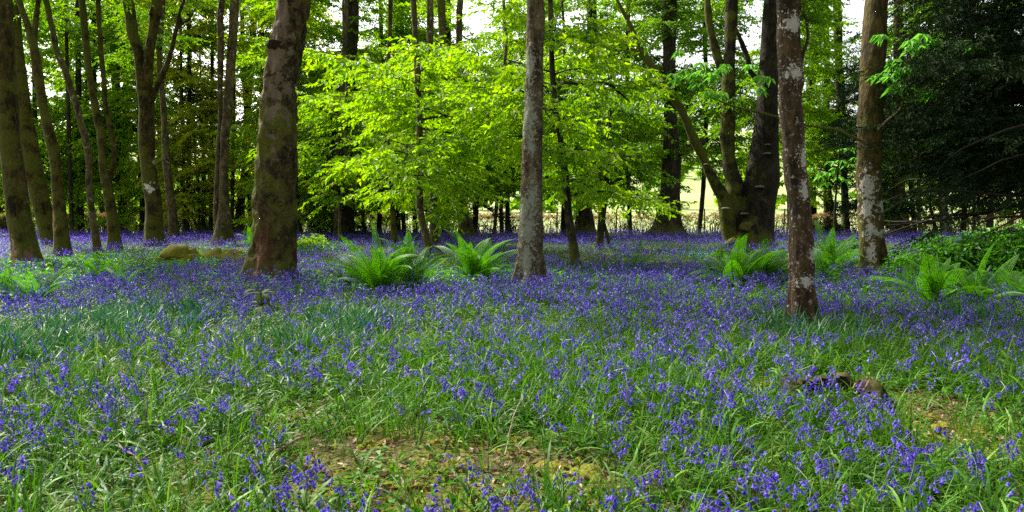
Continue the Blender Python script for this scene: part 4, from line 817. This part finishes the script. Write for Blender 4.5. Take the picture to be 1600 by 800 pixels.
for a_ in ((480, 395, 60, 42, 18, 'small bright shrub right of the foot of the big burred trunk'), (1330, 396, 60, 40, 14, 'low shrub left of the olive trunk'), (325, 366, 60, 34, 12, 'small shrub at the foot of the thin saplings'), (900, 414, 30, 24, 5, 'tiny leafy shoot at the foot of the leaning-footed dark tree')): shrub(*a_, grp='small shrubs by the trunks', leaf='leaf_bright' if a_[0] in (480, 900) else 'leaf_shrub')
for a_ in ((545, 372, 120, 24, 30, 'dark brown brushwood bank under the bright leaves, before the hedge'),): shrub(*a_, grp=None, leaf='leaf_dark')

# ---------------------------------------------------------------- dark-leaved seedling
c = G(408, 532); r = empty('seedling', (c[0], c[1], gz1(c[0], c[1])), 'dark whorled evergreen seedling standing among bluebells left of centre', 'seedling')
a = Acc(); k = c[1] / F; top_ = c + np.array([.02, 0, 72 * k]); mid_ = c + np.array([0, 0, 54 * k])
a.add(*tube(np.array([c, mid_, top_]), [.007, .006, .004], 6)); a.build('stem', M['twig'], r, origin=c)
m_sd = leaf_mat('seedling leaf', [(0, (.025, .04, .012)), (.6, (.05, .075, .02)), (1, (.14, .11, .035))], .2, 1.3, .7, .08)
for base, n, ln in ((top_, 9, .27), (mid_, 8, .30)):
    for i in range(n):
        v, f = strap(ln * U(.75, 1.15), .06, 2 * PI * i / n + U(-.25, .25), U(.25, .9), U(1.0, 1.9), 6, U(-.4, .4), False); a = Acc(); a.add(v + base, f); a.build('leaf', m_sd, r, origin=c)

# ---------------------------------------------------------------- mossy mound, log, rotten stump, sticks
def lump(name, px, py, w, h, dep, lab, mt, cat, seed):
    c = G(px, py); k = c[1] / F; n, mrow = 40, 14; th = np.linspace(0, 2 * PI, n, False); V = []
    for i in range(mrow + 1):
        ph = i / mrow * PI / 2; V.append(np.stack([np.cos(th) * math.cos(ph) * w * k / 2, np.sin(th) * math.cos(ph) * dep / 2, np.full(n, math.sin(ph) * h * k)], 1))
    V = np.vstack(V); V *= (1 + .22 * fbm(V * 2.2 + seed, seed, 3))[:, None]; V += (fbm(V * 5, seed + 4, 4) * .09)[:, None] * np.array([.9, .9, 1.4]); V[:, 2] -= .05
    i = np.arange(mrow)[:, None] * n; j = np.arange(n)[None]; a = Acc(); a.add(V + c, np.stack([i + j, i + (j + 1) % n, i + n + (j + 1) % n, i + n + j], -1).reshape(-1, 4))
    return tag(a.build(name, M[mt], origin=c), lab, cat)
lump('mossy_mound', 284, 412, 90, 28, 1.3, 'rounded yellow-green mossy mound left of the big burred trunk', 'moss', 'mound', 3)
lump('mossy_log', 352, 410, 88, 24, .8, 'mossy log lying between the mossy mound and the big burred trunk', 'moss', 'log', 8)
c0 = G(1318, 640); k = c0[1] / F; n = 72; th = np.linspace(0, 2 * PI, n, False); rx, ry = 72 * k, .24
ctr = c0 + np.array([0, ry, 0])
front = np.clip((-np.sin(th) - .25) / .5, 0, 1)          # broken away towards the camera
hgt = (.14 + .035 * vnoise(np.stack([th * 3, th * 0, th * 0], 1), 4) + .045 * np.clip(np.cos(th - .3), 0, 1) ** 4 + .03 * vnoise(np.stack([th * 9, th * 0, th * 0], 1), 9)) * (1 - .86 * front)
prof = [(1.45, -.05, 0), (1.22, .45, 0), (1.1, .86, 0), (1.0, 1.0, 0), (.86, .9, 0), (.78, .5, 0), (.72, -.05, 0)]
V = np.vstack([np.stack([np.cos(th) * rx * r_, np.sin(th) * ry * r_ * 1.05, np.maximum(hgt * z_, -.03)], 1) for r_, z_, _ in prof])
V += np.stack([fbm(V * 14, 1), fbm(V * 14, 2), fbm(V * 14, 3) * .6], 1) * .014
st = empty('rotten_stump', ctr, 'hollow rotten stump with a mossy rim and dark inside, right foreground', 'stump')
i = np.arange(6)[:, None] * n; j = np.arange(n)[None]; Q = np.stack([i + j, i + (j + 1) % n, i + n + (j + 1) % n, i + n + j], -1)
a = Acc(); a.add(V + ctr, [Q[:2].reshape(-1, 4), Q[4:].reshape(-1, 4)]); a.build('stump_wall', M['rot'], st, origin=ctr)
a = Acc(); a.add(V + ctr, Q[2:4].reshape(-1, 4)); a.build('mossy_rim', M['moss_dark'], st, origin=ctr)
a = Acc(); thv = np.linspace(0, 2 * PI, 30, False); a.add(np.vstack([np.stack([np.cos(thv) * rx * .86, np.sin(thv) * ry * .86, np.full(30, .03)], 1), [[0, 0, .035]]]) + ctr, np.stack([np.arange(30), (np.arange(30) + 1) % 30, np.full(30, 30)], 1)); a.build('hollow_floor', M['rot'], st, origin=ctr)
for q in range(5):
    b_ = ctr + np.array([rx * U(.55, 1.0), ry * U(-.3, .3), .10]); a = Acc(); e = b_ + np.array([U(-.08, .12), U(-.05, .05), U(.04, .10)])
    a.add(*tube(np.array([b_, (b_ + e) / 2 + RNG.normal(0, .006, 3), e]), [.014, .010, .002], 5, True)); a.build('splinter', M['dead_wood'], st, origin=ctr)
def stick(pts, r0, lab, mt='dead_wood'):
    q = []
    for px, py, z in pts: g_ = G(px, py); q.append([g_[0], g_[1], z + gz1(g_[0], g_[1])])
    s = spline([[*p_, r0 * (1 - .6 * i_ / (len(q) - 1))] for i_, p_ in enumerate(q)], .05); s[:, :3] += fbm(s[:, :3] * 9, 3)[:, None] * .012
    a = Acc(); a.add(*tube(s[:, :3], s[:, 3], 7, True, 5, .12)); o = a.build('stick', M[mt], origin=s[0, :3]); return tag(o, lab, 'stick', 'fallen sticks')
stick([(116, 690, .10), (150, 700, .11), (190, 725, .10), (228, 742, .08)], .011, 'long pale stick slanting through leaves at the lower left')
stick([(225, 700, .02), (228, 688, .16), (232, 676, .30)], .007, 'thin pale upright twig among leaves at the lower left', 'twig')
stick([(140, 655, .14), (210, 690, .13), (285, 712, .12), (330, 735, .09)], .007, 'thin dark curved stick left of the bare mossy patch', 'twig')
stick([(418, 722, .03), (440, 712, .04), (470, 698, .05), (520, 682, .04)], .013, 'pale broken stick on the bare patch left of the bottom centre')
stick([(622, 752, .03), (632, 768, .04), (640, 776, .03)], .022, 'short pale wood chip near the bottom centre')
stick([(790, 720, .04), (800, 690, .12), (815, 668, .2)], .006, 'slim pale dead stalk arching over the bare centre patch')
stick([(955, 745, .03), (1000, 760, .04), (1060, 770, .04)], .009, 'dark twig lying right of the bottom centre', 'twig')
stick([(300, 419, .05), (345, 418, .07), (385, 414, .06)], .03, 'brown branch lying in front of the mossy log')

# ---------------------------------------------------------------- hedge and posts
hd = empty('hedge', (0, 54.6, 0), 'long low clipped hedge with a brown top, along the far side of the wood', 'hedge')
tw, lf = Acc(), Acc(); g = np.random.default_rng(31); hw = 46
for i in range(3000):
    x0, y0 = g.uniform(-hw, hw), 54.6 + g.normal(0, .18); h_ = g.uniform(.8, 1.35)
    tw.add(*tube(np.array([[x0, y0, 0], [x0 + g.normal(0, .1), y0 + g.normal(0, .1), h_ * .5], [x0 + g.normal(0, .22), y0 + g.normal(0, .15), h_]]), [.022, .015, .008], 3))
HL = [spray(9, .32, .11, 200 + s, .6, .7) for s in range(5)]
def hedge_leaves(n, zlo, zhi, acc, mi, sc):
    x = g.uniform(-hw, hw, n); y = 54.6 + g.normal(0, .26, n); z = g.uniform(zlo, zhi, n); cl_ = n2(x, z * 3, .8, 61); k = g.uniform(-.9, .9, n) < cl_ + .25; x, y, z = x[k], y[k], z[k]
    w = g.integers(0, 5, len(x)); Ms = rotz(g.uniform(0, 6.28, len(x))) @ roty(g.normal(-.3, .5, len(x))) * (g.uniform(.7, 1.2, len(x)) * sc)[:, None, None]; pos = np.stack([x, y, z], 1)
    for q in range(5): place(acc, [(HL[q][0][0], HL[q][0][1], mi)], pos[w == q], Ms[w == q])
hedge_leaves(6500, .1, 1.15, lf, 0, 1.0); hedge_leaves(6500, 1.0, 1.32, lf, 1, 1.0)
tw.build('twigs', M['twig'], hd, origin=(0, 54.6, 0)); lf.build('foliage', [M['hedge_leaf'], M['brown_leaf']], hd, smooth=False, origin=(0, 54.6, 0))
for px, lab in ((963, 'thin upright post in the hedge right of the small spreading tree'), (1063, 'thin post in the hedge right of the wide-footed tree'), (1100, 'thin post in the hedge left of the giant'), (870, 'thin post in the hedge right of the centre trunk'), (1225, 'thin post in the hedge left of the red-brown trunk'), (660, 'thin post in the hedge behind the slender stems'), (720, 'thin post in the hedge left of the centre trunk')):
    x_ = P(px, 360, 53.9)[0]; a = Acc(); s = spline([[x_, 53.9, -.1, .05], [x_ + .01, 53.9, .9, .048], [x_ + .02, 53.9, 1.62, .045], [x_ + .02, 53.9, 1.66, .02]], .2); a.add(*tube(s[:, :3], s[:, 3], 8, True, 2, .05)); tag(a.build('fence_post', M['post'], origin=(x_, 53.9, 0)), lab, 'post', 'thin fence posts in the hedge')

# ---------------------------------------------------------------- far wood on the hill
far = [spray(26, 5.5, 2.6, 400 + s, .8, .8, .2) for s in range(4)]
a = Acc(); g = np.random.default_rng(71); n = 5200; x = g.uniform(-420, 420, n); y = g.uniform(190, 640, n); k = n2(x, y, .012, 81) > -.05; x, y = x[k], y[k]
pos = np.stack([x, y, hillz(x, y) + g.uniform(1, 10, len(x))], 1); Ms = rotz(g.uniform(0, 6.28, len(x))) @ roty(g.normal(0, .7, len(x))) * g.uniform(.6, 1.2, len(x))[:, None, None]; w = g.integers(0, 4, len(x))
for q in range(4): place(a, far[q], pos[w == q], Ms[w == q])
n = 2600; y = g.uniform(66, 105, n); x = -y * g.uniform(.16, .66, n); hh = (5.5 + 3.5 * n2(x, y, .09, 91)) * np.clip((y - 60) / 18, .3, 1); pos = np.stack([x, y, hh * g.uniform(.02, 1, n) ** .8 + .3], 1)
Ms = rotz(g.uniform(0, 6.28, n)) @ roty(g.normal(0, .6, n)) * g.uniform(.12, .22, n)[:, None, None]; w = g.integers(0, 4, n)
for q in range(4): place(a, [(far[q][0][0], far[q][0][1], 1)], pos[w == q], Ms[w == q])
tag(a.build('far_wood', [M['leaf_mid'], M['leaf_bright']], smooth=False), 'bright far-off wood and bushes beyond the hedge', 'woodland', kind='stuff')

for o in S.objects:
    w_ = len(str(o.get('label', 'a b c d')).split())
    if w_ > 16: print('LONG', o.name, w_, o['label'])
